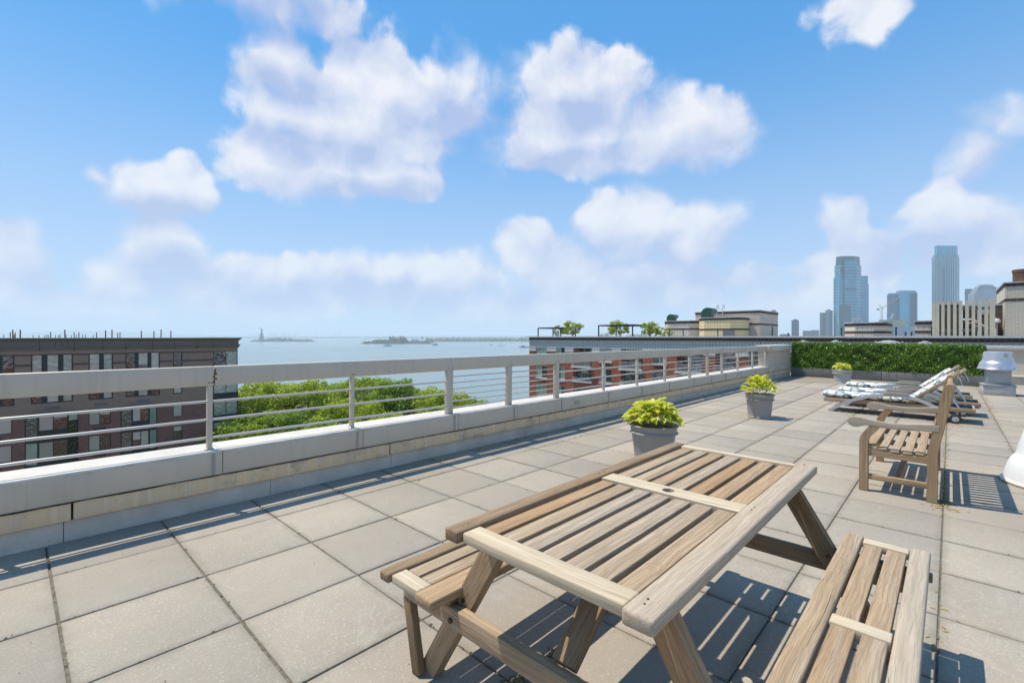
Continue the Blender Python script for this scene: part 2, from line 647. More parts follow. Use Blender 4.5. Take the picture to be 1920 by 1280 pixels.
def make_mats():
    M = {}
    M['teak'] = wood('teak', [(.50, .42, .325), (.50, .375, .25), (.46, .30, .165), (.57, .485, .38)])
    M['teak_silver'] = wood('teak_silver', [(.54, .45, .345), (.53, .43, .315), (.51, .39, .265), (.57, .48, .375)], .3, .75)
    M['teak_pale'] = wood('teak_pale', [(.70, .58, .42), (.68, .55, .38), (.66, .53, .36), (.74, .65, .50)], .3, .7)
    M['teak_brown'] = wood('teak_brown', [(.36, .25, .15), (.34, .225, .125), (.30, .19, .10), (.40, .29, .19)])
    M['teak_orange'] = wood('teak_orange', [(.52, .36, .215), (.52, .35, .20), (.46, .28, .145), (.58, .45, .31)])
    # concrete pavers with fine exposed aggregate
    k = NT('paver_concrete')
    w = k.coord('World')
    big = k.noise(w, .9, 5, .6)
    med = k.noise(w, 9, 5, .65)
    grit = k.noise(w, 260, 2, .5)
    vor = k.n('ShaderNodeTexVoronoi', Scale=150.0)
    k.put(vor.inputs['Vector'], w)
    base = k.mix(k.rng(big, .3, .7), (.315, .272, .217), (.40, .35, .283))
    base = k.mix(k.rng(med, .45, .8, 0, .3), base, (.255, .23, .20))
    base = k.mix(k.rng(k.noise(w, 2.3, 6, .7), .60, .74, 0, .4), base, (.20, .18, .15))
    ringn = k.noise(w, 1.1, 4, .6, .8)
    base = k.mix(k.math('MULTIPLY', k.rng(k.math('ABSOLUTE', k.math('SUBTRACT', ringn, .58)), .012, .0), .22), base, (.50, .46, .40))
    base = k.mix(k.rng(grit, .55, .75, 0, .55), base, (.17, .15, .125))
    base = k.mix(k.rng(k.noise(w, 95, 2, .5), .56, .74, 0, .45), base, (.60, .56, .49))
    ob = k.n('ShaderNodeSeparateXYZ')
    k.put(ob.inputs[0], k.n('ShaderNodeTexCoord').outputs['Object'])
    edge = k.math('MAXIMUM', k.math('ABSOLUTE', ob.outputs[0]), k.math('ABSOLUTE', ob.outputs[1]))
    edge = k.math('ADD', edge, k.math('MULTIPLY', k.math('SUBTRACT', med, .5), .09))
    base = k.mix(k.rng(edge, .262, .310, 0, .46), base, (.175, .155, .12))
    bright = k.math('MULTIPLY', k.rng(vor.outputs['Distance'], .22, .12), k.rng(vor.outputs['Color'], .55, .8))
    base = k.mix(k.math('MULTIPLY', bright, .6), base, (.68, .66, .60))
    base = k.mix(k.rng(k.rand(), 0, 1, 0, .42), base, (.205, .185, .16))
    base = k.mix(k.rng(k.math('FRACT', k.math('MULTIPLY', k.rand(), 7.3)), .6, 1, 0, .35), base, (.36, .31, .245))
    k.bump(k.math('ADD', grit, k.math('MULTIPLY', vor.outputs['Distance'], .6)), .35, .003)
    M['paver'] = k.set(base, .88, 0, .2)
    M['joint'] = plain('joint_dirt', (.15, .132, .10), .95, .5, 40, bump=.6, bscale=150, coord='World')
    # painted metal of the railing and fascia
    M['rail'] = plain('rail_paint', (.53, .475, .385), .42, .05, 3, spec=.45, coord='World', streak=.26)
    M['fascia'] = plain('fascia_paint', (.53, .465, .37), .5, .06, 2.5, spec=.4, coord='World', streak=.22)
    M['coping'] = plain('coping_paint', (.56, .525, .465), .5, .09, 7, spec=.4, coord='World', bump=.05, bscale=30)
    M['cable'] = plain('bar_steel', (.52, .50, .47), .36, .06, 8, metal=.35, spec=.5, coord='World')
    M['rust'] = plain('rust_stain', (.16, .085, .04), .9, .4, 40)
    M['joint_strip'] = plain('joint_strip', (.33, .315, .295), .55, .1, 8, coord='World', streak=.3)
    k = NT('stone_band')
    w = k.coord('World', (9, 9, .5))
    w2 = k.coord('World')
    base = k.mix(k.rng(k.noise(w, 1.0, 5, .7), .35, .7), (.76, .55, .32), (.60, .48, .35))
    base = k.mix(k.rng(k.noise(w, 2.6, 3, .6), .55, .75, 0, .7), base, (.84, .68, .46))
    base = k.mix(k.rng(k.noise(w2, 5, 6, .7), .54, .70, 0, .75), base, (.30, .25, .19))
    k.bump(k.noise(w2, 25, 4), .15, .01)
    M['stone'] = k.set(base, .8, 0, .25)
    k = NT('base_concrete')
    w2 = k.coord('World')
    base = k.mix(k.rng(k.noise(w2, 4, 6, .65), .3, .7), (.45, .41, .355), (.62, .57, .49))
    base = k.mix(k.rng(k.noise(k.coord('World', (5, 5, .6)), 1.3, 5, .7), .6, .8, 0, .6), base, (.16, .16, .155))
    k.bump(k.noise(w2, 30, 5, .7), .4, .012)
    M['concrete'] = k.set(base, .9, 0, .2)
    M['sealant'] = plain('sealant_dark', (.05, .045, .04), .9, .5, 30, coord='World')
    # pots, planters
    M['pot'] = plain('pot_resin', (.30, .29, .272), .62, .08, 3, spec=.35, bump=.05, bscale=40)
    M['pot_lite'] = plain('pot_resin_pale', (.40, .41, .41), .62, .06, 3, spec=.35)
    M['soil'] = plain('soil', (.06, .045, .03), .95, .4, 20, bump=.6, bscale=60)
    M['planter'] = plain('planter_grey', (.175, .175, .168), .5, .08, 2, spec=.4, coord='World')

    def leaf(name, c1, c2, trans=.35, edge=None, rough=.5, vs=4.0, vary=0.0):
        k = NT(name)
        v = k.coord('Object')
        col = k.mix(k.rand() if edge else k.noise(k.coord('World'), .9, 3), c1, c2)
        if edge:
            sx = k.n('ShaderNodeSeparateXYZ')
            k.put(sx.inputs[0], k.n('ShaderNodeTexCoord').outputs['Object'])
            yy = k.math('ABSOLUTE', sx.outputs[1])
            wv = k.noise(v, 18, 3)
            col = k.mix(k.rng(k.math('ADD', yy, k.math('MULTIPLY', wv, .03)), .048, .068), col, edge)
            lines = k.n('ShaderNodeTexWave', wave_type='BANDS', bands_direction='Y', Scale=28.0, Distortion=.6)
            k.put(lines.inputs['Vector'], v)
            k.bump(lines.outputs['Fac'], .25, .004)
        else:
            col = k.mix(k.math('MULTIPLY', k.rand(), vary), col, tuple(x * f for x, f in zip(c1, (.55, .75, .8))))
            nf = k.noise(k.coord('World'), vs, 2)
            col = k.mix(k.rng(nf, .35, .7, 0, .6), col, tuple(x * .55 for x in c1))
        k.set(col, rough, 0, .35)
        tr = k.n('ShaderNodeBsdfTranslucent')
        k.put(tr.inputs['Color'], k.mix(.5, col, c2))
        mx = k.n('ShaderNodeMixShader')
        mx.inputs[0].default_value = trans
        k.t.links.new(k.b.outputs[0], mx.inputs[1])
        k.t.links.new(tr.outputs[0], mx.inputs[2])
        k.t.links.new(mx.outputs[0], k.out.inputs[0])
        return k.m
    M['hosta'] = leaf('hosta_leaf', (.50, .60, .04), (.68, .68, .07), .42, (.86, .80, .26))
    M['tree_leaf'] = leaf('tree_leaf', (.22, .34, .02), (.52, .60, .04), .55, vs=1.6, vary=.45)
    M['tree_leaf_b'] = leaf('tree_leaf_deep', (.14, .27, .018), (.38, .50, .03), .52, vs=1.6, vary=.4)
    M['roof_leaf'] = leaf('roof_tree_leaf', (.34, .44, .05), (.48, .54, .08), .5)
    M['shrub_leaf'] = leaf('shrub_leaf', (.22, .28, .10), (.30, .34, .14), .35)
    M['hedge'] = leaf('hedge_leaf', (.085, .19, .016), (.23, .37, .035), .30, rough=.33, vs=30)
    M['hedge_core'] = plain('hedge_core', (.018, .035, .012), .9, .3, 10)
    M['bark'] = plain('bark', (.09, .07, .05), .95, .3, 6, bump=.5, bscale=20)
    M['litter'] = plain('litter', (.42, .28, .07), .9, .4, 30, coord='World')
    M['moss'] = plain('moss', (.15, .14, .075), .95, .4, 40, coord='World')
    # lounger
    k = NT('ikat_cushion')
    v = k.coord('Object', (1, 1, 1))
    wv = k.n('ShaderNodeVectorMath', operation='MULTIPLY_ADD')
    k.put(wv.inputs[0], k.noise(k.coord('Object', (6, 6, 6)), 3, 3, .6, 0, True))
    wv.inputs[1].default_value = (.05, .05, .05)
    k.put(wv.inputs[2], v)
    vo = k.n('ShaderNodeTexVoronoi', Scale=7.5, feature='DISTANCE_TO_EDGE')
    k.put(vo.inputs['Vector'], wv.outputs[0])
    vd = k.n('ShaderNodeTexVoronoi', Scale=7.5)
    k.put(vd.inputs['Vector'], wv.outputs[0])
    cream = k.mix(k.rng(vd.outputs['Distance'], .10, .26), (.62, .60, .34), (.76, .74, .66))
    col = k.mix(k.rng(vo.outputs['Distance'], .10, .05), cream, (.09, .16, .235))
    col = k.mix(k.rng(k.noise(v, 9, 3), .56, .66, 0, .7), col, (.20, .29, .36))
    k.bump(k.noise(v, 120, 2), .2, .003)
    M['ikat'] = k.set(col, .9, 0, .15)
    M['alu'] = plain('brushed_aluminium', (.56, .57, .58), .34, .08, 3, metal=.75, coord='World', bump=.04, bscale=12)
    M['galv'] = plain('galvanised', (.36, .38, .39), .5, .12, 3, metal=.35, coord='World')
    M['curb'] = plain('curb_flashing', (.43, .43, .42), .6, .14, 5, coord='World', streak=.3, bump=.2, bscale=6)
    M['white_paint'] = plain('white_enamel', (.74, .75, .76), .32, .05, 3, spec=.5, coord='World', streak=.06)
    M['grey_paint'] = plain('lounger_grey_metal', (.42, .42, .41), .4, .05, 3, spec=.5)
    M['rubber'] = plain('rubber', (.03, .03, .03), .8, .2, 10)
    M['dark_mesh'] = plain('sling_mesh', (.045, .048, .052), .8, .2, 20)
    M['strap'] = plain('tie_strap', (.66, .62, .50), .9, .1, 10)
    M['steel_dark'] = plain('bolt_steel', (.08, .07, .06), .5, .2, 20, metal=.6)
    # buildings

    def brick(name, c1, c2, mortar, scale, bw=.5, bh=.25, plane='xz', msize=.02, var=.25):
        k = NT(name)
        g = k.n('ShaderNodeNewGeometry').outputs['Position']
        sx = k.n('ShaderNodeSeparateXYZ')
        k.put(sx.inputs[0], g)
        cb = k.n('ShaderNodeCombineXYZ')
        k.put(cb.inputs[0], k.math('ADD', sx.outputs[0], sx.outputs[1]))
        k.put(cb.inputs[1], sx.outputs[2])
        b = k.n('ShaderNodeTexBrick', Scale=scale, Color1=c1, Color2=c2, Mortar=mortar)
        b.inputs['Mortar Size'].default_value = msize
        b.inputs['Brick Width'].default_value = bw
        b.inputs['Row Height'].default_value = bh
        if 'tile' in name:
            b.offset = 0.0
        k.put(b.inputs['Vector'], cb.outputs[0])
        col = k.mix(k.rng(k.noise(g, .5, 5, .6), .35, .7, 0, var), b.outputs['Color'], tuple(x * .6 for x in c1))
        col = k.mix(k.rng(k.noise(g, 7, 4, .7), .5, .8, 0, var), col, tuple(min(1, x * 1.35) for x in c2))
        return k.set(col, .8, 0, .25)
    M['brick_red'] = brick('brick_red', (.40, .12, .062), (.29, .08, .045), (.34, .19, .135), 1.0, .42, .12, msize=.012)
    M['tile_white'] = brick('tile_white', (.52, .53, .52), (.56, .57, .55), (.20, .20, .20), 1.0, .40, .40, msize=.022, var=.15)
    M['tile_cream'] = brick('tile_cream', (.68, .61, .51), (.72, .65, .54), (.30, .27, .24), 1.0, .40, .40, msize=.02, var=.15)
    M['tile_yellow'] = brick('tile_yellow', (.76, .60, .32), (.80, .65, .38), (.46, .38, .24), 1.0, .40, .40, msize=.02, var=.15)
    M['tile_brown'] = brick('tile_brown', (.085, .05, .042), (.07, .042, .036), (.16, .14, .13), 1.0, .40, .40, msize=.02, var=.2)
    M['brick_white'] = brick('brick_white', (.68, .60, .49), (.62, .54, .44), (.42, .36, .29), 1.0, .44, .15, msize=.018, var=.2)
    M['brick_mauve'] = brick('brick_mauve', (.25, .118, .09), (.19, .085, .07), (.28, .195, .16), 1.0, .42, .14, msize=.016)
    M['brick_taupe'] = brick('brick_taupe', (.35, .25, .19), (.30, .213, .16), (.285, .205, .157), 1.0, .42, .14, msize=.012, var=.12)
    M['brick_plum'] = brick('brick_plum', (.145, .075, .08), (.115, .058, .066), (.2, .15, .15), 1.0, .42, .14, msize=.016)
    M['cornice'] = plain('cornice_metal', (.20, .175, .145), .55, .06, .4, coord='World')
    M['frieze'] = plain('frieze_panel', (.155, .15, .135), .5, .05, .4, coord='World')
    M['seam'] = plain('seam', (.035, .035, .035), .8, .1, 1)
    M['frame_green'] = plain('frame_green', (.012, .034, .034), .4, .1, 2, spec=.5, coord='World')
    M['frame_white'] = plain('frame_white', (.62, .63, .62), .5, .05, 2, coord='World')
    M['sill'] = plain('stone_sill', (.60, .59, .56), .7, .08, 2, coord='World')
    M['louver'] = plain('louver_grey', (.16, .165, .175), .6, .08, 3, coord='World')
    M['louver_dark'] = plain('louver_dark', (.05, .04, .042), .6, .08, 3, coord='World')
    M['roofing'] = plain('roof_membrane', (.32, .31, .29), .9, .15, .5, coord='World')

    def glass(name, c, rough=.03, wav=.0, coat=1.0):
        k = NT(name)
        col = k.mix(k.rng(k.rand(), 0, 1, 0, .6), c, tuple(x * .55 for x in c))
        k.set(col, rough, 0, .5)
        k.b.inputs['IOR'].default_value = 2.3
        if wav:
            k.bump(k.noise(k.coord('World', (1, 1, .8)), 1.3, 3, .5, 1.5), wav, .25)
        return k.m
    M['glass_dark'] = glass('window_glass', (.02, .024, .024), .02, .4)
    M['glass_teal'] = glass('window_glass_teal', (.03, .075, .085), .03, .1)
    M['blind'] = glass('window_blind', (.58, .56, .48), .08, .35)
    M['blind_green'] = glass('window_blind_green', (.40, .47, .38), .06, .3)
    M['room_warm'] = glass('window_room', (.05, .03, .024), .02, .4)
    M['hood_green'] = plain('hood_green', (.012, .075, .045), .4, .08, 2, spec=.5, coord='World')
    M['pergola'] = plain('pergola_black', (.02, .021, .023), .5, .1, 2, coord='World')
    M['beige_fin'] = plain('beige_fin', (.60, .52, .40), .7, .06, 1, coord='World', streak=.15)
    M['mech_dark'] = plain('mech_dark', (.10, .09, .075), .7, .2, 1, coord='World')
    M['pipe_rust'] = plain('pipe_rust', (.19, .085, .05), .8, .25, 3, coord='World')
    M['chimney'] = plain('chimney_rust', (.12, .065, .035), .75, .35, 3, coord='World')
    M['galv_far'] = plain('galv_far', (.42, .42, .42), .5, .1, 2)
    # landscape
    k = NT('water')
    v = k.coord('World', (1, 1, 1))
    h = k.math('ADD', k.noise(v, .09, 6, .62), k.math('MULTIPLY', k.noise(v, .012, 4, .6), 1.6))
    col = k.mix(k.rng(k.noise(v, .0016, 4, .6), .35, .65), (.14, .205, .20), (.19, .255, .24))
    k.bump(h, .55, 2.2)
    M['water'] = k.set(col, .22, 0, .5)
    k = NT('ground')
    v = k.coord('World')
    M['ground'] = k.set(k.mix(k.rng(k.noise(v, .06, 5), .4, .6), (.05, .085, .022), (.20, .18, .15)), .95, 0, .1)
    M['paving'] = plain('esplanade_paving', (.26, .24, .21), .9, .15, .3, coord='World')
    M['land'] = plain('island_ground', (.11, .12, .07), .95, .3, .01, coord='World')
    M['seawall'] = plain('seawall', (.22, .21, .19), .9, .2, .05, coord='World')
    M['wood_far'] = plain('far_foliage', (.09, .13, .055), .95, .5, .04, coord='World')
    M['hill'] = plain('far_hill', (.06, .085, .05), .95, .3, .002, coord='World')
    M['verdigris'] = plain('verdigris', (.13, .24, .20), .7, .1, .1, coord='World')
    M['granite'] = plain('granite', (.24, .235, .21), .85, .1, .1, coord='World')
    M['ellis_brick'] = plain('island_brick', (.30, .16, .11), .85, .15, .1, coord='World')
    M['ellis_roof'] = plain('island_roof', (.10, .14, .13), .7, .15, .1, coord='World')
    M['crane_far'] = plain('crane_steel', (.20, .23, .28), .7, .1, .1, coord='World')
    M['crane_red'] = plain('crane_red', (.50, .22, .13), .6, .1, .1, coord='World')
    M['boat_white'] = plain('boat_white', (.72, .72, .70), .5, .05, .3, coord='World')
    M['boat_dark'] = plain('boat_dark', (.10, .12, .14), .6, .1, .3, coord='World')
    M['foam'] = plain('wake_foam', (.75, .78, .78), .8, .2, .3, coord='World')

    def tower(name, c, c2, fl, bay, strip=None, rough=.12, metal=.25):
        """Curtain wall: floor lines and mullions on the glass, a slow change of tint between panels."""
        k = NT(name)
        g = k.n('ShaderNodeNewGeometry').outputs['Position']
        sx = k.n('ShaderNodeSeparateXYZ')
        k.put(sx.inputs[0], g)
        h = k.math('ADD', k.math('MULTIPLY', sx.outputs[0], .73), k.math('MULTIPLY', sx.outputs[1], -.68))
        fz = k.math('FRACT', k.math('DIVIDE', sx.outputs[2], fl))
        fh = k.math('FRACT', k.math('DIVIDE', h, bay))
        col = k.mix(k.rng(k.noise(g, .02, 4, .6), .4, .6), c, c2)
        col = k.mix(k.math('MULTIPLY', k.math('LESS_THAN', fz, .28), .5), col, strip or tuple(min(1, x * 1.9) for x in c2))
        col = k.mix(k.math('MULTIPLY', k.math('LESS_THAN', fh, .22), .35), col, tuple(min(1, x * 1.6) for x in c2))
        return k.set(col, rough, metal, .6)
    M['tower_grey'] = tower('tower_grey_glass', (.045, .165, .25), (.085, .25, .345), 8.5, 9)
    M['tower_dark'] = tower('tower_dark_glass', (.02, .06, .085), (.035, .085, .11), 8.5, 9)
    M['tower_teal'] = tower('tower_teal_glass', (.005, .22, .36), (.015, .32, .48), 8, 8)
    M['tower_deep'] = tower('tower_deep_glass', (.012, .075, .13), (.025, .11, .17), 8, 8)
    M['tower_pale'] = tower('tower_pale_glass', (.07, .18, .235), (.11, .24, .30), 8, 7, (.30, .36, .38))
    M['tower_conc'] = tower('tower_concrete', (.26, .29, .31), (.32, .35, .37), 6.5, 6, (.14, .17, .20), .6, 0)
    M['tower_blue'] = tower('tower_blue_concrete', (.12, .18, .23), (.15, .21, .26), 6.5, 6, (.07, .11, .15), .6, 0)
    M['fin_white'] = plain('tower_fin', (.55, .60, .62), .4, .05, .05, coord='World')
    M['tower_cap'] = plain('tower_cap', (.33, .36, .38), .6, .05, .05, coord='World')
    M['build_yellow'] = plain('formwork_yellow', (.40, .33, .14), .8, .15, .1, coord='World')
    M['build_mauve'] = plain('site_netting', (.28, .25, .34), .8, .1, .1, coord='World')
    return M


MAT = make_mats()

# ================================================================== LARGE STRUCTURE
WATER_Z = -25.6
GROUND_Z = -23.0


def build_land():
    # harbour water: one sheet out to the horizon
    n = 96
    mb = MB()
    vs = [(0, 0, WATER_Z)] + [(13000 * math.cos(2 * math.pi * i / n), 13000 * math.sin(2 * math.pi * i / n), WATER_Z) for i in range(n)]
    mb.add(vs, [(0, 1 + i, 1 + (i + 1) % n) for i in range(n)])
    tag(mb.build('water', MAT['water']), kind='structure')
    # the park and streets round the buildings
    mb = MB()
    poly = [(-400, -400), (96, -400), (96, 60), (84, 96), (60, 118), (20, 132), (-400, 150)]
    mb.prism(poly, WATER_Z - 1.5, GROUND_Z)
    tag(mb.build('ground', MAT['ground']), kind='structure')
    mb = MB()
    outer = [(95.6, -400), (95.6, 60), (83.6, 95.6), (59.8, 117.5), (19.9, 131.4), (-400, 149.4)]
    inner = [(87, -400), (87, 57), (76, 89), (55, 109), (18, 122), (-400, 139)]
    mb.add([(x, y, GROUND_Z + .05) for x, y in outer + inner], [(i, i + 6, i + 7, i + 1) for i in range(5)])
    o = tag(mb.build('esplanade_path', MAT['paving']), kind='structure')


build_land()

# ------------------------------------------------------------------ the roof terrace
PX0, PU = 0.164, 0.610            # paver joints across the railing direction
PY1, PV = 3.751, 0.618            # first joint parallel to the parapet, pitch
PAR_Y = 4.30                      # inner face of the parapet
DECK_X1 = 19.56


def frame_xy(p):
    w = (DECK @ Vector(p)) - Vector((0, 0, CAM_H))
    d = w.dot(FWD)
    if d < .15:
        return None
    return 960 + FPX * w.dot(RGT) / d, 631 - FPX * w.z / d


def build_deck():
    mb = MB()
    mb.box(-3.2, 24.0, -8.2, 4.8, -.6, -.008)
    deck = mb.build('roof_terrace', MAT['joint'], deck=True)
    tag(deck, kind='structure')
    cells = []
    rows = [(PY1, PAR_Y - .004)] + [(PY1 - PV * (j + 1), PY1 - PV * j) for j in range(0, 18)]
    for k in range(-5, 36):
        xa, xb = PX0 + PU * k, PX0 + PU * (k + 1)
        for j, (ya, yb) in enumerate(rows):
            gx = .009 if k % 3 else .014
            gy = .008
            a = (xa + gx / 2, xb - gx / 2, ya + gy / 2, yb - (gy / 2 if j else 0))
            pts = [frame_xy((x, y, 0)) for x in a[:2] for y in a[2:]]
            area = 0
            if all(pts):
                cx, cy = sum(p[0] for p in pts) / 4, sum(p[1] for p in pts) / 4
                if -120 < cx < 2040 and cy < 1400:
                    xs = [p[0] for p in pts]
                    ys = [p[1] for p in pts]
                    area = (max(xs) - min(xs)) * (max(ys) - min(ys))
            cells.append((area, a, j))
    cells.sort(key=lambda c: -c[0])
    rest = MB()
    bm0 = {}
    T = .04
    for i, (area, a, j) in enumerate(cells):
        l, w = a[1] - a[0], a[3] - a[2]
        cx, cy = (a[0] + a[1]) / 2, (a[2] + a[3]) / 2
        dz = random.uniform(-.0022, .0012)
        if i < 285 and area > 0:
            me = rbox_m(l, w, T, .0045, MAT['paver'], 2)
            Mx = Matrix.Translation((cx, cy, -T / 2 + dz)) @ Matrix.Rotation(random.uniform(-.0022, .0022), 4, 'X') @ Matrix.Rotation(random.uniform(-.0022, .0022), 4, 'Y')
            link('paver', me, deck, Mx)
        else:
            rest.box(a[0], a[1], a[2], a[3], -T + dz, dz)
    o = rest.build('outer_pavers', MAT['paver'], deck)
    tag(o, kind='stuff')
    # catkins, grit and moss in the joints
    lit, mos = MB(), MB()

    def crumb(m, x, y, s):
        a = random.uniform(0, math.pi)
        dx, dy = math.cos(a) * s * 2.2, math.sin(a) * s * 2.2
        ex, ey = -math.sin(a) * s * .6, math.cos(a) * s * .6
        z = .001
        m.add([(x - dx - ex, y - dy - ey, z), (x + dx - ex, y + dy - ey, z), (x + dx + ex, y + dy + ey, z + s * .5), (x - dx + ex, y - dy + ey, z + s * .5), (x, y, z + s * 1.3)],
              [(0, 1, 4), (1, 2, 4), (2, 3, 4), (3, 0, 4)])
    spots = [(3.25, 4.18, .28, .05, 90), (4.0, 4.2, .18, .05, 40), (4.6, 4.2, .2, .05, 40), (5.2, 4.15, .1, .05, 30), (2.85, 3.75, .25, .02, 16), (5.3, 3.76, .2, .02, 16),
             (5.28, .03, .05, .07, 50), (5.55, .045, .20, .012, 26), (6.1, .045, .3, .015, 40), (7.0, .045, .5, .015, 40), (8.2, .045, .5, .02, 40), (9.6, -.02, .3, .10, 70),
             (10.5, .03, .2, .08, 60), (13.5, -.6, .8, .04, 60), (15.5, -.6, .6, .04, 60), (17.5, -1.2, .6, .06, 60), (1.5, 1.28, .08, .02, 18), (2.0, 1.28, .1, .015, 16),
             (8.6, 2.5, .1, .05, 12), (19.3, 3.6, .05, .2, 40), (19.35, 2.9, .06, .15, 40), (11.5, 1.28, .5, .02, 30), (9.3, 1.9, .05, .05, 10), (10.9, 1.3, .25, .04, 40), (1.95, .045, .12, .03, 30), (3.0, .045, .2, .02, 14)]
    for (x, y, sx, sy, n) in spots:
        for _ in range(n):
            crumb(lit, random.gauss(x, sx), random.gauss(y, sy), random.uniform(.0025, .0065))
    for _ in range(500):                                       # loose grit everywhere
        x, y = random.uniform(-.5, 14), random.uniform(-2, 4.2)
        crumb(lit if random.random() < .3 else mos, x, y, random.uniform(.001, .003))
    for k in range(-2, 26):                                    # moss and debris lying in the joints
        xa = PX0 + PU * k
        for _ in range(60):
            y = random.uniform(-1.5, 4.25)
            if random.random() < .6:
                crumb(mos, random.gauss(xa, .004), y, random.uniform(.002, .005))
    for j in range(0, 10):
        ya = PY1 - PV * j
        for _ in range(160):
            crumb(mos, random.uniform(-.5, 15), random.gauss(ya, .003), random.uniform(.0015, .004))
    for (x, y) in [(5.45, .035), (1.55, 1.29), (11.0, 1.28), (1.35, 1.28)]:
        for _ in range(60):
            crumb(mos, random.gauss(x, .05), random.gauss(y, .02), random.uniform(.003, .008))
    tag(lit.build('catkin_litter', MAT['litter'], deck=True), 'scattered yellow catkins and dry bits lying along the paver joints', 'litter', kind='stuff')
    tag(mos.build('joint_moss', MAT['moss'], deck=True), 'dark moss and grit caught in the joints between pavers', 'moss', kind='stuff')
    return deck


POSTS = [(-1.34, 1), (-.12, 1), (1.10, 1), (2.33, 1), (3.57, 2), (4.60, 2), (5.65, 2), (6.97, 1), (8.15, 1), (9.34, 1), (10.62, 2), (11.69, 2), (12.69, 2), (13.94, 1), (15.27, 1), (16.60, 1)]
RY = 4.365                        # rail centre line


def build_parapet():
    t = thing('parapet_wall', (-3, PAR_Y, 0), 'low terrace parapet of stained concrete, tan stone band and grey metal coping', 'parapet', deck=True)
    # concrete upstand, in cast lengths
    x = -3.0
    i = 0
    while x < 19.55:
        l = random.uniform(.85, 1.3)
        x1 = min(x + l, 19.55)
        mb = MB()
        off = random.uniform(0, .006)
        mb.box(x + .002, x1 - .002, PAR_Y + off, 4.62, -.03, .134)
        mb.build('concrete_upstand', MAT['concrete'], t)
        x = x1
    mb = MB()
    mb.box(-3, 19.55, PAR_Y + .02, 4.6, .10, .43)
    mb.build('wall_core', MAT['sealant'], t)
    xs = [-3.0, -2.1, .29, 2.72, 5.16, 7.6, 10.0, 12.4, 14.9, 17.3, 19.55]
    for a, b in zip(xs, xs[1:]):
        link('stone_band', rbox_m(b - a - .012, .10, .122, .006, MAT['stone']), t,
             Matrix.Translation(((a + b) / 2, PAR_Y + .034 + random.uniform(-.003, .003), .197)) @ Matrix.Rotation(random.uniform(-.001, .001), 4, 'Y'))
    # metal fascia panels and coping sheets, one per bay, with cover strips by each post
    js = [-3.0] + [p + .07 for p, _ in POSTS] + [18.0, 19.55]
    for a, b in zip(js, js[1:]):
        link('fascia_panel', rbox_m(b - a - .004, .02, .172, .004, MAT['fascia']), t, Matrix.Translation(((a + b) / 2, 4.272, .357)))
        link('coping_sheet', rbox_m(b - a - .003, .362, .014, .004, MAT['coping']), t, Matrix.Translation(((a + b) / 2, 4.442, .450)))
    for p, k in POSTS:
        mb = MB()
        mb.box(p - .005, p + .018, 4.2575, 4.27, .272, .441)
        mb.build('joint_strip', MAT['joint_strip'], t)
    mb = MB()
    mb.box(-3, 19.55, 4.264, 4.30, .268, .2735)
    mb.build('drip_edge', MAT['galv'], t)
    mb = MB()
    pts = []
    x = -3.0
    while x < 19.5:
        pts.append((x, 4.284 + random.uniform(-.004, .003), .261 + random.uniform(-.003, .003)))
        x += random.uniform(.05, .14)
    mb.tube(pts, .010, 6)
    mb.build('sealant_bead', MAT['sealant'], t, True)
    for xx in (5.98, 13.55):
        mb = MB()
        mb.box(xx, xx + .13, 4.259, 4.263, .33, .385)
        mb.build('name_plate', MAT['joint_strip'], t)
    # solid end of the parapet by the hedge
    mb = MB()
    mb.box(16.72, 19.55, 4.30, 4.60, .44, .95)
    mb.build('end_panel', MAT['fascia'], t)
    for a, b in ((16.62, 17.02), (17.03, 19.58)):
        link('end_coping', rbox_m(b - a, .42, .19, .008, MAT['coping'] if a > 17 else MAT['rail']), t, Matrix.Translation(((a + b) / 2, 4.45, 1.04)))
    return t


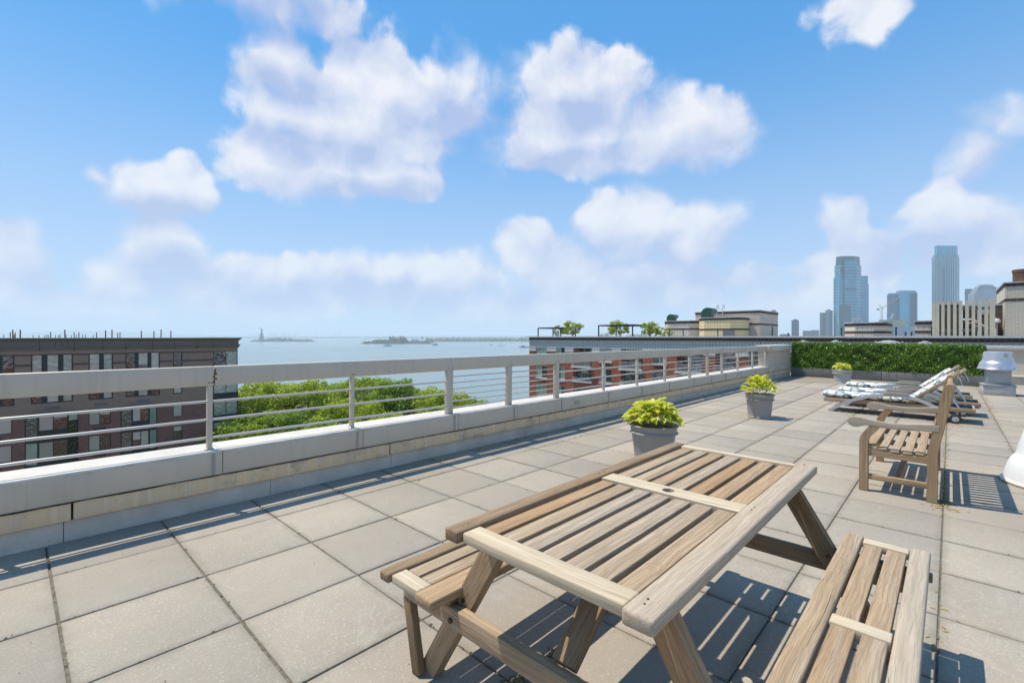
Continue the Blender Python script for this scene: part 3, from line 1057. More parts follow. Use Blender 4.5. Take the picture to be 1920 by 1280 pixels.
def build_railing():
    t = thing('terrace_railing', (-3, RY, .457), 'grey metal guard railing with deep top rail and round horizontal bars', 'railing', deck=True)
    secs = [(-3.0, -.06), (-.055, 1.125), (1.13, 3.555), (3.585, 4.585), (4.615, 5.635), (5.665, 7.55), (7.555, 10.605), (10.635, 11.675), (11.705, 12.675), (12.705, 14.6), (14.605, 16.62)]
    for a, b in secs:
        link('top_rail', rbox_m(b - a, .06, .156, .007, MAT['rail']), t, Matrix.Translation(((a + b) / 2, RY, 1.048)))
    for p, k in POSTS:
        if k == 1:
            link('post', rbox_m(.034, .05, .516, .004, MAT['rail']), t, Matrix.Translation((p, RY, .714)))
            mb = MB()
            mb.lathe([(.034, 0), (.034, .006), (.022, .016)], 12, (p, RY, .457))
            mb.build('post_flange', MAT['rail'], t, True)
        else:
            for s in (-1, 1):
                link('post', rbox_m(.045, .055, .516, .004, MAT['rail']), t, Matrix.Translation((p + s * .028, RY + s * .008, .714)))
            link('rail_splice', rbox_m(.03, .05, .158, .003, MAT['coping']), t, Matrix.Translation((p, RY, 1.048)))
    for (a, ka), (b, kb) in zip(POSTS, POSTS[1:]):
        six = ka == 2 and kb == 2 and b - a < 1.1
        zs = [.525 + .074 * i for i in range(6)] if six else [.550, .695, .842]
        for z in zs:
            mb = MB()
            xx = [a + (b - a) * i / 6 for i in range(7)]
            mb.tube([(x, RY + .002, z + random.uniform(-.0015, .0015)) for x in xx], .0075 if six else .0105, 10)
            mb.build('bar', MAT['cable'], t, True)
    mb = MB()
    for z in (.55, .695, .842):
        mb.tube([(-3, RY, z), (-1.34, RY, z)], .0105, 8)
        mb.build('bar', MAT['cable'], t, True)
        mb = MB()
    for p, k in POSTS[1:9]:
        for dx in (-.012, .012):
            bolt(t, (p + dx * (2.5 if k == 2 else 1), RY - .031, .995), (0, -1, 0), .0045)
    # rust weeping from the splice over one post
    mb = MB()
    rnd = random.Random(4)
    for i in range(9):
        x = 1.128 + rnd.uniform(-.012, .008)
        z = .99 + i * .013
        mb.box(x - .003, x + .003 + rnd.uniform(0, .008), RY - .0312, RY - .0295, z, z + rnd.uniform(.006, .02))
    mb.build('rust_stain', MAT['rust'], t)
    return t


build_deck()
build_parapet()
build_railing()


def build_far_wall():
    t = thing('end_parapet', (21.6, -3, 0), 'pale grey end wall with metal coping behind the hedge and roof fan', 'parapet', deck=True)
    mb = MB()
    mb.box(21.6, 21.95, -8.2, 4.6, -.1, 1.06)
    mb.build('wall_body', MAT['fascia'], t)
    for a in (-8.2, -5.0, -1.8, 1.4):
        link('wall_coping', rbox_m(.46, 3.19, .13, .008, MAT['coping']), t, Matrix.Translation((21.76, a + 1.6, 1.125)))
    mb = MB()
    mb.box(21.25, 21.61, -8.2, 4.6, -.05, .24)
    mb.build('lower_ledge', MAT['concrete'], t)
    mb = MB()
    mb.box(21.2, 21.62, -8.2, 4.6, .243, .275)
    mb.build('ledge_cap', MAT['coping'], t)


build_far_wall()

# ================================================================== NEIGHBOURING BUILDINGS


def grid_wall(mb, F, s0, s1, z0, z1, holes, depth):
    """Wall sheet in the plane given by F(s, z, out) with rectangular openings and their reveals."""
    S = sorted({s0, s1} | {h[0] for h in holes} | {h[1] for h in holes})
    Z = sorted({z0, z1} | {h[2] for h in holes} | {h[3] for h in holes})
    S = [s for s in S if s0 <= s <= s1]
    Z = [z for z in Z if z0 <= z <= z1]
    for a, b in zip(S, S[1:]):
        for c, d in zip(Z, Z[1:]):
            m, n = (a + b) / 2, (c + d) / 2
            if any(h[0] < m < h[1] and h[2] < n < h[3] for h in holes):
                continue
            mb.add([F(a, c, 0), F(b, c, 0), F(b, d, 0), F(a, d, 0)], [(0, 1, 2, 3)])
    for h in holes:
        a, b, c, d = max(h[0], s0), min(h[1], s1), max(h[2], z0), min(h[3], z1)
        if a >= b or c >= d:
            continue
        dp = -(h[4] if len(h) > 4 else depth)
        fs = [(1, 2, 6, 5), (3, 0, 4, 7)]
        if h[2] >= z0:
            fs.append((0, 1, 5, 4))
        if h[3] <= z1:
            fs.append((2, 3, 7, 6))
        mb.add([F(a, c, 0), F(b, c, 0), F(b, d, 0), F(a, d, 0), F(a, c, dp), F(b, c, dp), F(b, d, dp), F(a, d, dp)], fs)


def fbox(mb, F, a, b, c, d, o0, o1):
    vs = [F(a, c, o0), F(b, c, o0), F(b, d, o0), F(a, d, o0), F(a, c, o1), F(b, c, o1), F(b, d, o1), F(a, d, o1)]
    mb.add(vs, [(0, 1, 2, 3), (4, 5, 6, 7), (0, 1, 5, 4), (1, 2, 6, 5), (2, 3, 7, 6), (3, 0, 4, 7)])


def window(parent, F, a, b, c, d, splits, frame, fw=.09, back=-.16, panes=None, rails=(), name='window'):
    """Framed window: one frame mesh, each pane a child of it."""
    mb = MB()
    o1 = back + .07
    fbox(mb, F, a, b, c, c + fw, back, o1)
    fbox(mb, F, a, b, d - fw, d, back, o1)
    edges = [a] + list(splits) + [b]
    cells = []
    fbox(mb, F, a, a + fw, c + fw, d - fw, back, o1)
    fbox(mb, F, b - fw, b, c + fw, d - fw, back, o1)
    lo = a + fw
    for s in splits:
        if isinstance(s, tuple):
            s0, s1 = s
        else:
            s0, s1 = s - fw * .4, s + fw * .4
        fbox(mb, F, s0, s1, c + fw, d - fw, back, o1)
        cells.append((lo, s0))
        lo = s1
    cells.append((lo, b - fw))
    for r in rails:
        fbox(mb, F, a + fw, b - fw, r - .03, r + .03, back, o1 - .005)
    fr = mb.build(name, MAT[frame], parent)
    for i, (p, q) in enumerate(cells):
        m = (panes[i % len(panes)] if panes else 'glass_dark')
        e = MB()
        e.add([F(p, c + fw, back + .03), F(q, c + fw, back + .03), F(q, d - fw, back + .03), F(p, d - fw, back + .03)], [(0, 1, 2, 3)])
        e.build('pane', MAT[m], fr)
        if m == 'glass_dark' and random.random() < .45:         # a half-drawn blind behind the glass line
            zz = d - fw - (d - c) * random.uniform(.15, .6)
            e = MB()
            e.add([F(p, zz, back + .034), F(q, zz, back + .034), F(q, d - fw, back + .034), F(p, d - fw, back + .034)], [(0, 1, 2, 3)])
            e.build('blind', MAT['blind'], fr)
    return fr


def build_brown_building():
    Y = 69.5
    t = thing('brown_apartment_building', (4, Y, GROUND_Z), 'brown and mauve brick apartment block with dark cornice and green window frames', 'building')
    XL, XR, YB = -22.0, 20.85, 84.0

    def F(s, z, o):
        return (s, Y - o, z)

    def G(s, z, o):                                            # west end wall: s runs along +y
        return (XR + o, s, z)
    rows12 = [(-2.72, -.43), (-5.60, -3.32)]
    rows3 = [(-8.43 - 2.86 * i, -6.68 - 2.86 * i) for i in range(4)]
    top_cols = [(-7.6, -4.3, [(-6.75, -6.35), (-5.5, -5.1)]), (-2.75, .42, [(-1.95, -1.55), (-.75, -.4)]), (1.59, 4.78, [(2.37, 2.81), (3.62, 4.03)]),
                (6.03, 8.11, [(6.92, 7.32)]), (9.22, 12.44, [(10.05, 10.42), (11.25, 11.62)]), (13.74, 14.70, [])]
    low_cols = [(-2.4, .27, [-1.1]), (6.03, 7.92, [6.97]), (13.74, 14.70, [])]
    bays = [(-7.9, -3.9), (1.15, 5.20), (8.78, 12.15)]
    holes = []
    for z0, z1 in rows12:
        holes += [(a, b, z0, z1) for a, b, _ in top_cols]
    holes_low = []
    for z0, z1 in rows3:
        holes_low += [(a, b, z0, z1) for a, b, _ in low_cols]
    corner = 18.03
    zsplit = -6.62
    mb = MB()
    grid_wall(mb, F, XL, corner, zsplit, -.05, holes, .16)
    mb.build('upper_wall', MAT['brick_taupe'], t)
    mb = MB()
    grid_wall(mb, F, XL, corner, GROUND_Z, zsplit, holes_low, .16)
    mb.build('lower_wall', MAT['brick_mauve'], t)
    mb = MB()
    mb.add([(XR - .06, Y + 3.2, GROUND_Z), (XR - .06, YB, GROUND_Z), (XR - .06, YB, 0), (XR - .06, Y + 3.2, 0)], [(0, 1, 2, 3)])
    mb.add([(XL, Y, GROUND_Z), (XL, YB, GROUND_Z), (XL, YB, 0), (XL, Y, 0)], [(3, 2, 1, 0)])
    mb.add([(XL, YB, GROUND_Z), (XR, YB, GROUND_Z), (XR, YB, 0), (XL, YB, 0)], [(0, 1, 2, 3)])
    mb.build('end_wall', MAT['brick_mauve'], t)
    # plum brick courses between the top-floor windows
    for z0, z1 in ((-.62, -.44), (-1.69, -1.46), (-3.52, -3.34), (-4.56, -4.33)):
        prev = XL
        for a, b, _ in top_cols + [(corner, corner, [])]:
            if a - prev > .2:
                e = MB()
                fbox(e, F, prev, a, z0, z1, -.02, .012)
                e.build('plum_course', MAT['brick_plum'], t)
            prev = b
    pv = ['blind', 'glass_dark', 'blind_green', 'blind', 'room_warm', 'blind_green', 'glass_dark', 'blind']
    i = 0
    choice = {0: [['blind', 'glass_dark', 'room_warm'], ['blind', 'blind', 'blind_green'], ['blind', 'blind_green'], ['room_warm', 'glass_dark', 'blind'], ['glass_dark']]}
    for r, (z0, z1) in enumerate(rows12):
        for ci, (a, b, sp) in enumerate(top_cols):
            if r == 0 and ci > 0:
                pn = choice[0][ci - 1]
            else:
                pn = [random.choice(['room_warm', 'blind', 'glass_dark', 'blind_green']) for _ in range(3)]
            window(t, F, a, b, z0, z1, sp, 'frame_green', .11, -.13, pn)
            if b - a > 1.5 and r == 1:
                e = MB()
                m = (a + b) / 2
                fbox(e, F, m - .55, m + .55, z0 - .72, z0 - .36, -.01, .03)
                e.build('vent_grille', MAT['louver'], t)
    for (z0, z1) in rows3:
        for (a, b, sp) in low_cols:
            pn = [random.choice(['glass_dark', 'blind_green', 'room_warm', 'glass_dark', 'blind']) for _ in range(3)]
            window(t, F, a, b, z0, z1, sp, 'frame_green', .075, -.13, pn)
            if b - a > 1.5:
                e = MB()
                m = (a + b) / 2
                fbox(e, F, m - .52, m + .52, z0 - .62, z0 - .30, -.01, .02)
                e.build('vent_grille', MAT['louver_dark'], t)
    # projecting bays in dark green metal

    def facet(parent, P, Q, z0, z1, m, fw=.08, mid=None):
        P, Q = Vector(P), Vector(Q)
        u = (Q - P)
        L_ = u.length
        u = u / L_
        nrm = Vector((u.y, -u.x, 0))

        def H(s, z, o):
            q = P + u * s + nrm * o
            return (q.x, q.y, z)
        return window(parent, H, 0, L_, z0, z1, [] if not mid else [L_ / 2], 'frame_green', fw, -.05, m, name='bay_window')
    for bi, (a, b) in enumerate(bays):
        pl = [(a, Y), (a + .95, Y - .55), (b - .85, Y - .55), (b, Y)]
        for r, (z0, z1) in enumerate(rows3):
            zf0, zf1 = z0 - .62, z1
            e = MB()
            e.prism(pl, zf0 - .50, zf0 - .02)
            cp = [(a - .1, Y + .02), (a + .92, Y - .64), (b - .82, Y - .64), (b + .1, Y + .02)]
            e.prism(cp, zf0 - .22, zf0 - .06)
            for (p, q) in zip(pl, pl[1:]):
                pass
            e.prism([(a + .95, Y - .54), (b - .85, Y - .54), (b - .85, Y - .44), (a + .95, Y - .44)], zf0 - .02, z0)
            e.build('bay_spandrel', MAT['frame_green'], t)
            pn = [random.choice(['glass_dark', 'room_warm', 'blind_green', 'glass_dark', 'blind']) for _ in range(4)]
            facet(t, (a, Y, 0), (a + .95, Y - .55, 0), zf0, zf1, [pn[0]])
            facet(t, (a + .95, Y - .55, 0), (b - .85, Y - .55, 0), z0, zf1, [pn[1], pn[2]], mid=True)
            facet(t, (b - .85, Y - .55, 0), (b, Y, 0), zf0, zf1, [pn[3]])
        e = MB()
        e.prism([(a - .05, Y + .02), (a + .92, Y - .6), (b - .82, Y - .6), (b + .05, Y + .02)], -6.70, -6.60)
        e.build('bay_roof', MAT['frame_green'], t)
    # glazed corner
    zt = [-.43, -3.3, -6.78, -9.64, -12.5]
    zb = [-2.75, -6.0, -8.86, -11.72, -14.6]
    for r in range(5):
        pn = [['glass_dark', 'blind_green'], ['blind', 'blind_green'], ['blind_green', 'blind_green'], ['glass_dark', 'blind'], ['glass_dark', 'glass_dark']][r]
        window(t, F, corner, XR, zb[r], zt[r], [corner + 1.45], 'frame_green', .085, -.06, pn)
        window(t, G, Y, Y + 3.2, zb[r], zt[r], [Y + 1.6], 'frame_green', .085, -.06, pn[::-1])
        z2 = zt[r + 1] if r < 4 else GROUND_Z
        e = MB()
        e.box(corner, XR + .04, Y - .04, Y + 3.2, z2, zb[r])
        e.build('corner_spandrel', MAT['frame_green'], t)
        e = MB()
        e.box(corner - .02, XR + .10, Y - .10, Y + 3.2, zb[r] - .35, zb[r] - .2)
        e.build('corner_ledge', MAT['frame_green'], t)
        e = MB()
        e.box(corner + .3, XR - .5, Y + .7, Y + .8, zb[r], zt[r])
        e.build('curtain', MAT['blind'], t)
    # cornice: the profile runs along the front and returns on the end wall
    prof = [(0, -.08), (.10, -.06), (.12, .05), (.22, .22), (.30, .36), (.12, .375), (.10, .40), (.10, .88), (.14, .89), (.22, .98), (.42, 1.17), (.46, 1.26), (.40, 1.27), (-.6, 1.27)]
    for nm, m, i0, i1 in (('cornice_moulding', 'cornice', 0, 6), ('frieze', 'frieze', 6, 7), ('cornice_cap', 'cornice', 7, len(prof) - 1)):
        e = MB()
        for i in range(i0, i1):
            (o0, z0), (o1, z1) = prof[i], prof[i + 1]
            a = [(XL, Y - o0, z0), (XR + o0, Y - o0, z0), (XR + o0, YB, z0)]
            b = [(XL, Y - o1, z1), (XR + o1, Y - o1, z1), (XR + o1, YB, z1)]
            e.add(a + b, [(0, 1, 4, 3), (1, 2, 5, 4)])
        e.build(nm, MAT[m], t)
    e = MB()
    for s in (-.62, 2.2, 4.88, 7.2, 9.2, 11.7, 13.9, 16.2, 18.05):
        fbox(e, F, s - .02, s + .02, .36, .90, .09, .112)
        fbox(e, F, s - .02, s + .02, -.05, .36, .05, .26)
    for s in (3.4, 3.9, 4.4, 9.6, 10.4, 11.3, 18.8, 19.6, 20.3):
        fbox(e, F, s - .015, s + .015, .41, .87, .09, .108)
    e.build('cornice_seam', MAT['seam'], t)
    e = MB()
    fbox(e, F, XL, XR, -.44, -.07, -.02, .03)
    e.build('cornice_fascia', MAT['brick_taupe'], t)
    e = MB()
    e.box(XL, XR, Y + .5, YB, -.2, 1.0)
    rf = e.build('roof', MAT['roofing'], t)
    for (px, top, dd) in [(7, 627, 8), (19.2, 622.5, 6), (24, 618, 3), (26.3, 627, 5), (28.5, 623, 5), (38, 618, 1.5), (62, 628, 10), (73, 628, 10), (84, 628, 10), (88, 627, 9), (91, 628, 9),
                          (95, 622.5, 5), (104, 628, 9), (110, 628, 9), (112.6, 627, 8), (121.6, 618, 1.5), (124, 627, 6), (134, 628, 9), (139, 623, 4), (143, 627, 6), (148, 623, 4), (154.6, 627, 6),
                          (160, 627, 6), (175, 628, 9), (181, 623, 4), (198, 619, 1.5), (210, 618, 1.5), (220.8, 623.7, 4), (225, 622.5, 4), (265, 620, 1.5), (288.6, 620.5, 2), (302, 617.6, 1.5), (320.4, 620, 2)]:
        r = FWD + RGT * ((px - 960) / FPX) + Vector((0, 0, (631 - top) / FPX))
        p = Vector((0, 0, CAM_H)) + r * ((Y + dd) / r.y)
        e = MB()
        e.tube([(p.x, p.y, .9), (p.x, p.y, p.z)], .055 if top < 621 else .045, 8)
        e.build('vent_pipe', MAT['pipe_rust'] if top < 624 else MAT['galv_far'], rf, True)
    return t


def build_brick_building():
    X = 57.0
    YN, YS = -32.0, 49.4
    t = thing('red_brick_apartment_building', (X, 30, GROUND_Z), 'red brick apartment block topped with white tiles and a dark brown band', 'building')

    def F(s, z, o):                                            # s runs along -y (to the right), out is -x
        return (X - o, -s, z)
    wins = [(-48.03, -45.76), (-43.94, -42.33), (-36.27, -34.29), (-28.31, -26.36), (-16.69, -14.6), (-8.0, -6.0), (0, 2), (8, 10), (16, 18)]
    balc = [(-40.77, -37.56), (-32.88, -29.64), (-25.0, -21.7), (-20.33, -18.06), (-12.5, -9.6), (-4.2, -1.2), (4, 7), (12, 15)]
    rows = [(-2.10 - 2.92 * i, -.23 - 2.92 * i) for i in range(6)]
    ht, hb = [], []
    for i, (z0, z1) in enumerate(rows):
        for a, b in wins:
            (ht if i == 0 else hb).append((a, b, z0, z1, .18))
        for a, b in balc:
            (ht if i == 0 else hb).append((a, b, -2.95 if i == 0 else z0 - .05, z1 - .03, 1.5 if i == 0 else .7))
    zt = -.78
    mb = MB()
    grid_wall(mb, F, -YS, -YN, zt, .90, [h for h in ht], .18)
    mb.build('tile_wall', MAT['tile_white'], t)
    mb = MB()
    hole2 = ht + hb
    grid_wall(mb, F, -YS, -YN, GROUND_Z, zt, hole2, .18)
    mb.build('brick_wall', MAT['brick_red'], t)
    mb = MB()
    for yy in (YS, YN):
        mb.add([(X, yy, GROUND_Z), (X + 24, yy, GROUND_Z), (X + 24, yy, .9), (X, yy, .9)], [(0, 1, 2, 3)])
    mb.add([(X + 24, YN, GROUND_Z), (X + 24, YS, GROUND_Z), (X + 24, YS, .9), (X + 24, YN, .9)], [(0, 1, 2, 3)])
    mb.build('rear_wall', MAT['brick_red'], t)
    mb = MB()
    fbox(mb, F, -YS, -YN, .90, 1.28, -.4, .03)
    mb.build('brown_tile_band', MAT['tile_brown'], t)
    mb = MB()
    mb.box(X + .3, X + 24, YN, YS, .2, .85)
    rf = mb.build('roof', MAT['roofing'], t)
    s = -YS - .3
    while s < -YN:
        e = MB()
        fbox(e, F, s + .01, s + 1.49, 1.285, 1.47, -.5, .22)
        e.build('coping_stone', MAT['sill'], t)
        s += 1.5
    e = MB()
    fbox(e, F, -YS, -YN, zt - .10, zt + .06, -.02, .05)
    # broken at the openings: the string course only spans the piers
    e = MB()
    prev = -YS
    for a, b in sorted([(h[0], h[1]) for h in ht]):
        if a - prev > .05:
            fbox(e, F, prev, a, zt - .08, zt + .06, -.02, .05)
        prev = b
    fbox(e, F, prev, -YN, zt - .08, zt + .06, -.02, .05)
    e.build('string_course', MAT['sill'], t)
    e = MB()
    s = -YS + .5
    while s < 12:
        fbox(e, F, s, s + .22, .60, .80, -.01, .05)
        s += .95
    tag(e.build('tile_boss', MAT['tile_white'], t), kind='stuff')
    for i, (z0, z1) in enumerate(rows[:4]):
        for a, b in wins[:6]:
            pn = [random.choice(['glass_teal', 'glass_dark', 'blind_green', 'blind_green']) for _ in range(2)]
            f = window(t, F, a, b, z0, z1, [(a + b) / 2], 'frame_white', .06, -.16, pn)
            e = MB()
            fbox(e, F, a - .08, b + .08, z0 - .16, z0 - .003, -.12, .09)
            e.build('sill', MAT['sill'], f)
            if i in (0, 1):
                e = MB()
                fbox(e, F, a + .35, b - .35, z0 - .62, z0 - .3, -.02, .012)
                e.build('vent_grille', MAT['louver_dark'], t)
        for a, b in balc[:6]:
            deep = -1.5 if i == 0 else -.7
            zz0 = -2.95 if i == 0 else z0 - .05
            pn = [random.choice(['glass_dark', 'glass_teal', 'glass_dark']) for _ in range(4)]
            window(t, F, a, b, zz0, z1 - .03, [a + (b - a) * .33, a + (b - a) * .66], 'frame_white', .05, deep + .02, pn, name='balcony_door')
            e = MB()
            fbox(e, F, a - .12, b + .1, zz0 - .2, zz0, deep + .03, .5 if i == 0 else .25)
            sl = e.build('balcony', MAT['sill'], t)
            e = MB()
            hh = .95 if i == 0 else .55
            oo = .42 if i == 0 else .18
            fbox(e, F, a, b, zz0 + hh - .05, zz0 + hh, oo - .03, oo + .03)
            fbox(e, F, a, b, zz0 + .10, zz0 + .14, oo - .02, oo + .02)
            n = int((b - a) / .16)
            for q in range(n + 1):
                s = a + (b - a - .03) * q / n
                fbox(e, F, s, s + .03, zz0, zz0 + hh, oo - .015, oo + .015)
            e.build('railing', MAT['frame_white'], sl)

    # ---- roof-top bulkheads (parts of the building)
    def bulk(name, px0, px1, ptop, X0, depth, mat, side=None, bands=(), chamfer=0.0, base=.85, parent=rf):
        """Box on the roof: near face at x = X0 between two bearings, with brown tile bands."""
        p0, p1 = at_x(px0, ptop, X0), at_x(px1, ptop, X0)
        ya, yb = p0.y, p1.y
        zt_ = (p0.z + p1.z) / 2
        c = chamfer
        poly = [(X0 + c, ya), (X0, ya - c), (X0, yb + c), (X0 + c, yb), (X0 + depth, yb), (X0 + depth, ya)] if c else [(X0, ya), (X0, yb), (X0 + depth, yb), (X0 + depth, ya)]
        e = MB()
        e.prism(poly, base, zt_ - .35)
        b_ = e.build(name, MAT[mat], parent)
        ctr = (X0 + depth / 2, (ya + yb) / 2)

        def grow(k):
            return [(x + (k if x > ctr[0] else -k), y + (k if y > ctr[1] else -k)) for x, y in poly]
        e = MB()
        e.prism(grow(.03), zt_ - .35, zt_ - .08)
        e.build('tile_band', MAT['tile_brown'], b_)
        e = MB()
        e.prism(grow(.10), zt_ - .08, zt_ + .03)
        e.build('coping', MAT['galv_far'], b_)
        for z in bands:
            e = MB()
            e.prism(grow(.02), z - .11, z + .11)
            e.build('tile_band', MAT['tile_brown'], b_)
        return b_, ya, yb, zt_

    def hood(parent, X0, y, z, r, w):
        """Sheet-metal gooseneck hood: a quarter barrel with an open mouth, in side view towards -y."""
        e = MB()
        n = 14
        pts = [(r * math.cos(a), r * math.sin(a)) for a in [math.pi - (math.pi * 1.02 * i / n) * .8 for i in range(n + 1)]]
        prof = [(-r, -r * .6)] + pts + [(r * .25, -r * .15), (r * .25, -r * .6)]
        m = len(prof)
        va = [(X0, y - p, z + q) for p, q in prof]
        vb = [(X0 + w, y - p, z + q) for p, q in prof]
        e.add(va + vb, [tuple(range(m)), tuple(range(m, 2 * m))[::-1]] + [(i, (i + 1) % m, m + (i + 1) % m, m + i) for i in range(m)])
        e.build('exhaust_hood', MAT['hood_green'], parent, True)

    b1, ya, yb, z1 = bulk('stair_bulkhead', 1241, 1306, 601.5, 64.0, 8, 'tile_cream', bands=(2.45,), chamfer=1.0)
    hood(b1, 64.6, at_x(1257.5, 600, 64.6).y, z1 + .38, .62, 1.6)
    b2, ya, yb, z2 = bulk('lift_bulkhead', 1304, 1424, 583.5, 67.0, 9, 'brick_white', bands=(3.05,))
    b3, ya3, yb3, z3 = bulk('yellow_bulkhead', 1305, 1387, 595, 63.0, 3.8, 'tile_yellow', bands=(2.35,), chamfer=1.1)
    hood(b3, 63.3, at_x(1328, 594, 63.6).y, z3 + .5, .86, 1.7)
    yy = at_x(1365, 620, 62.9).y
    e = MB()
    e.box(62.9, 63.05, yy - .75, yy + .65, .86, 2.25)
    e.build('bulkhead_door', MAT['louver'], b3)
    for px in (1344, 1355):
        e = MB()
        p = at_x(px, 600, 66.7)
        e.tube([(p.x, p.y, .9), (p.x, p.y, z2 + .5), (p.x + .15, p.y, z2 + .85), (p.x + .5, p.y, z2 + .9), (p.x + .7, p.y, z2 + .5)], .05, 6)
        e.build('ladder_rail', MAT['galv_far'], b2, True)
    e = MB()
    pa, pb = at_x(1344, 600, 66.7), at_x(1355, 600, 66.7)
    z = 1.2
    while z < z2 + .5:
        e.tube([(pa.x, pa.y, z), (pb.x, pb.y, z)], .025, 5)
        z += .33
    e.build('ladder_rungs', MAT['galv_far'], b2)
    b4, *_ = bulk('tile_bulkhead', 1581, 1661, 604.5, 60.5, 7, 'tile_cream', bands=(1.85,), chamfer=1.0)
    for px in (1603, 1611):
        e = MB()
        p = at_x(px, 600, 60.9)
        pts = [(p.x, p.y + .22 * math.cos(a), 2.55 + .75 * max(0, math.sin(a))) for a in [math.pi * i / 8 for i in range(9)]]
        e.tube(pts, .04, 6)
        e.build('vent_loop', MAT['galv_far'], b4, True)
    b5, *_ = bulk('low_bulkhead', 1716, 1750, 601.5, 60.5, 6, 'tile_cream', bands=(1.85,))
    b6, y6a, y6b, z6 = bulk('brick_bulkhead', 1884.5, 1990, 527, 58.6, 10, 'brick_white', bands=(4.55,))
    e = MB()
    p = at_x(1921, 511, 60)
    e.lathe([(.72, 0), (.72, 1.2), (.76, 1.2), (.76, p.z - z6 + .05), (.66, p.z - z6 + .05), (.66, .9)], 20, (p.x, p.y, z6 - .05), cap=False)
    e.build('flue', MAT['chimney'], b6, True)
    # louvred plant screen of beige fins
    scr = thing('plant_screen', at_x(1808, 629, 58.5) + Vector((0, 0, -.5)), 'beige slatted screen of tall upright fins round rooftop machinery', 'screen')
    fins = [(1748, 1754.5, 567), (1755, 1761, 566.5), (1765, 1771, 566), (1776, 1782, 565), (1787, 1793.5, 564.5), (1798, 1804.5, 563.5), (1810, 1816.5, 563), (1822, 1828.5, 562), (1834, 1840.5, 561), (1846, 1853, 560.5), (1855.5, 1866, 560.5)]
    Xs = 58.4
    for a, b, top in fins:
        pa, pb = at_x(a, top, Xs), at_x(b, top, Xs)
        e = MB()
        e.box(Xs, Xs + (.32 if b - a < 8 else .6), pb.y, pa.y, .86, (pa.z + pb.z) / 2)
        e.build('fin', MAT['beige_fin'], scr)
    for py in (580.5, 619):
        pa, pb = at_x(1749, py, Xs + .4), at_x(1860, py, Xs + .4)
        e = MB()
        e.box(Xs + .33, Xs + .5, pb.y, pa.y, pa.z - .12, pa.z + .12)
        e.build('rail', MAT['galv_far'], scr)
    mech = thing('rooftop_machinery', at_x(1810, 629, 61) + Vector((0, 0, -.6)), 'dark cooling machinery with ducts behind the beige fins', 'machinery')
    for a, b, top, X0, dd in ((1757, 1800, 572, 60.2, 3), (1806, 1832, 575, 60.6, 2.5), (1838, 1862, 590, 60.2, 2.5), (1862, 1886, 573, 61.2, 3)):
        pa, pb = at_x(a, top, X0), at_x(b, top, X0)
        e = MB()
        e.box(X0, X0 + dd, pb.y, pa.y, .86, pa.z)
        c = e.build('housing', MAT['mech_dark'], mech)
        e = MB()
        e.box(X0 - .05, X0 + dd + .05, pb.y - .05, pa.y + .05, pa.z, pa.z + .15)
        e.build('lid', MAT['galv_far'], c)
    for a, py in ((1824, 600), (1845, 612), (1834, 606)):
        p = at_x(a, py, 59.6)
        e = MB()
        e.tube([(p.x, p.y + .8, p.z), (p.x, p.y, p.z), (p.x, p.y - .5, p.z - .5), (p.x, p.y - .5, .86)], .16, 10)
        e.build('duct', MAT['galv_far'], mech, True)
    p = at_x(1868, 604, 60.2)
    e = MB()
    e.lathe([(.02, .35), (.2, .3), (.28, .15), (.3, 0), (.1, -.1), (.1, -1.6)], 14, p)
    e.build('vent_cap', MAT['frame_white'], mech, True)
    for px, py, lx in ((1448, 612, 59), (1578, 614, 59), (1680, 613, 59), (1747, 612, 59), (1698, 622, 59), (1709, 622, 59), (1255, 618, 60), (1281, 618, 60), (1346, 616, 60.5), (1478, 624, 60)):
        p = at_x(px, py, lx)
        e = MB()
        e.tube([(p.x, p.y, .8), (p.x, p.y, p.z)], .075, 8)
        e.build('standpipe', MAT['hood_green'], rf)
    return t


def build_own_building():
    """The block under the terrace: its red brick front shows as reflections in the glass across the garden."""
    t = thing('terrace_building', (8, 0, GROUND_Z), 'red brick block carrying the roof terrace, below the parapet', 'building')

    def F(s, z, o):
        return (-s, 4.72 + o, z)
    wins = [(-22 + 5 * i, -20 + 5 * i) for i in range(6)]
    holes = [(a, b, -3.6 - 2.9 * i, -1.9 - 2.9 * i) for a, b in wins for i in range(4)]
    mb = MB()
    grid_wall(mb, F, -26, 26, GROUND_Z, -.62, holes, .2)
    mb.box(-26, 26, -12, 4.4, GROUND_Z, -.62)
    mb.build('brick_wall', MAT['brick_red'], t)
    for h in holes:
        window(t, F, h[0], h[1], h[2], h[3], [(h[0] + h[1]) / 2], 'frame_white', .08, -.18, ['glass_dark', 'blind'])


build_brown_building()
build_brick_building()
build_own_building()

# ================================================================== TREES


def leaf_quads(mb, c, rad, n, size, rnd, squash=.8, shell=.55):
    for _ in range(n):
        while True:
            d = Vector((rnd.uniform(-1, 1), rnd.uniform(-1, 1), rnd.uniform(-1, 1)))
            if .05 < d.length < 1:
                break
        d = d.normalized() * (shell + (1 - shell) * rnd.random() ** .6)
        p = Vector(c) + Vector((d.x * rad, d.y * rad, d.z * rad * squash))
        nrm = (d + Vector((rnd.gauss(0, .5), rnd.gauss(0, .5), rnd.gauss(.45, .5)))).normalized()
        u = nrm.orthogonal().normalized()
        w = nrm.cross(u)
        a = rnd.uniform(0, 6.28)
        u, w = u * math.cos(a) + w * math.sin(a), w * math.cos(a) - u * math.sin(a)
        s = size * rnd.uniform(.6, 1.3)
        mb.add([p - u * s, p - w * s * .55 + u * s * .1, p + u * s, p + w * s * .55 + u * s * .1], [(0, 1, 2, 3)])


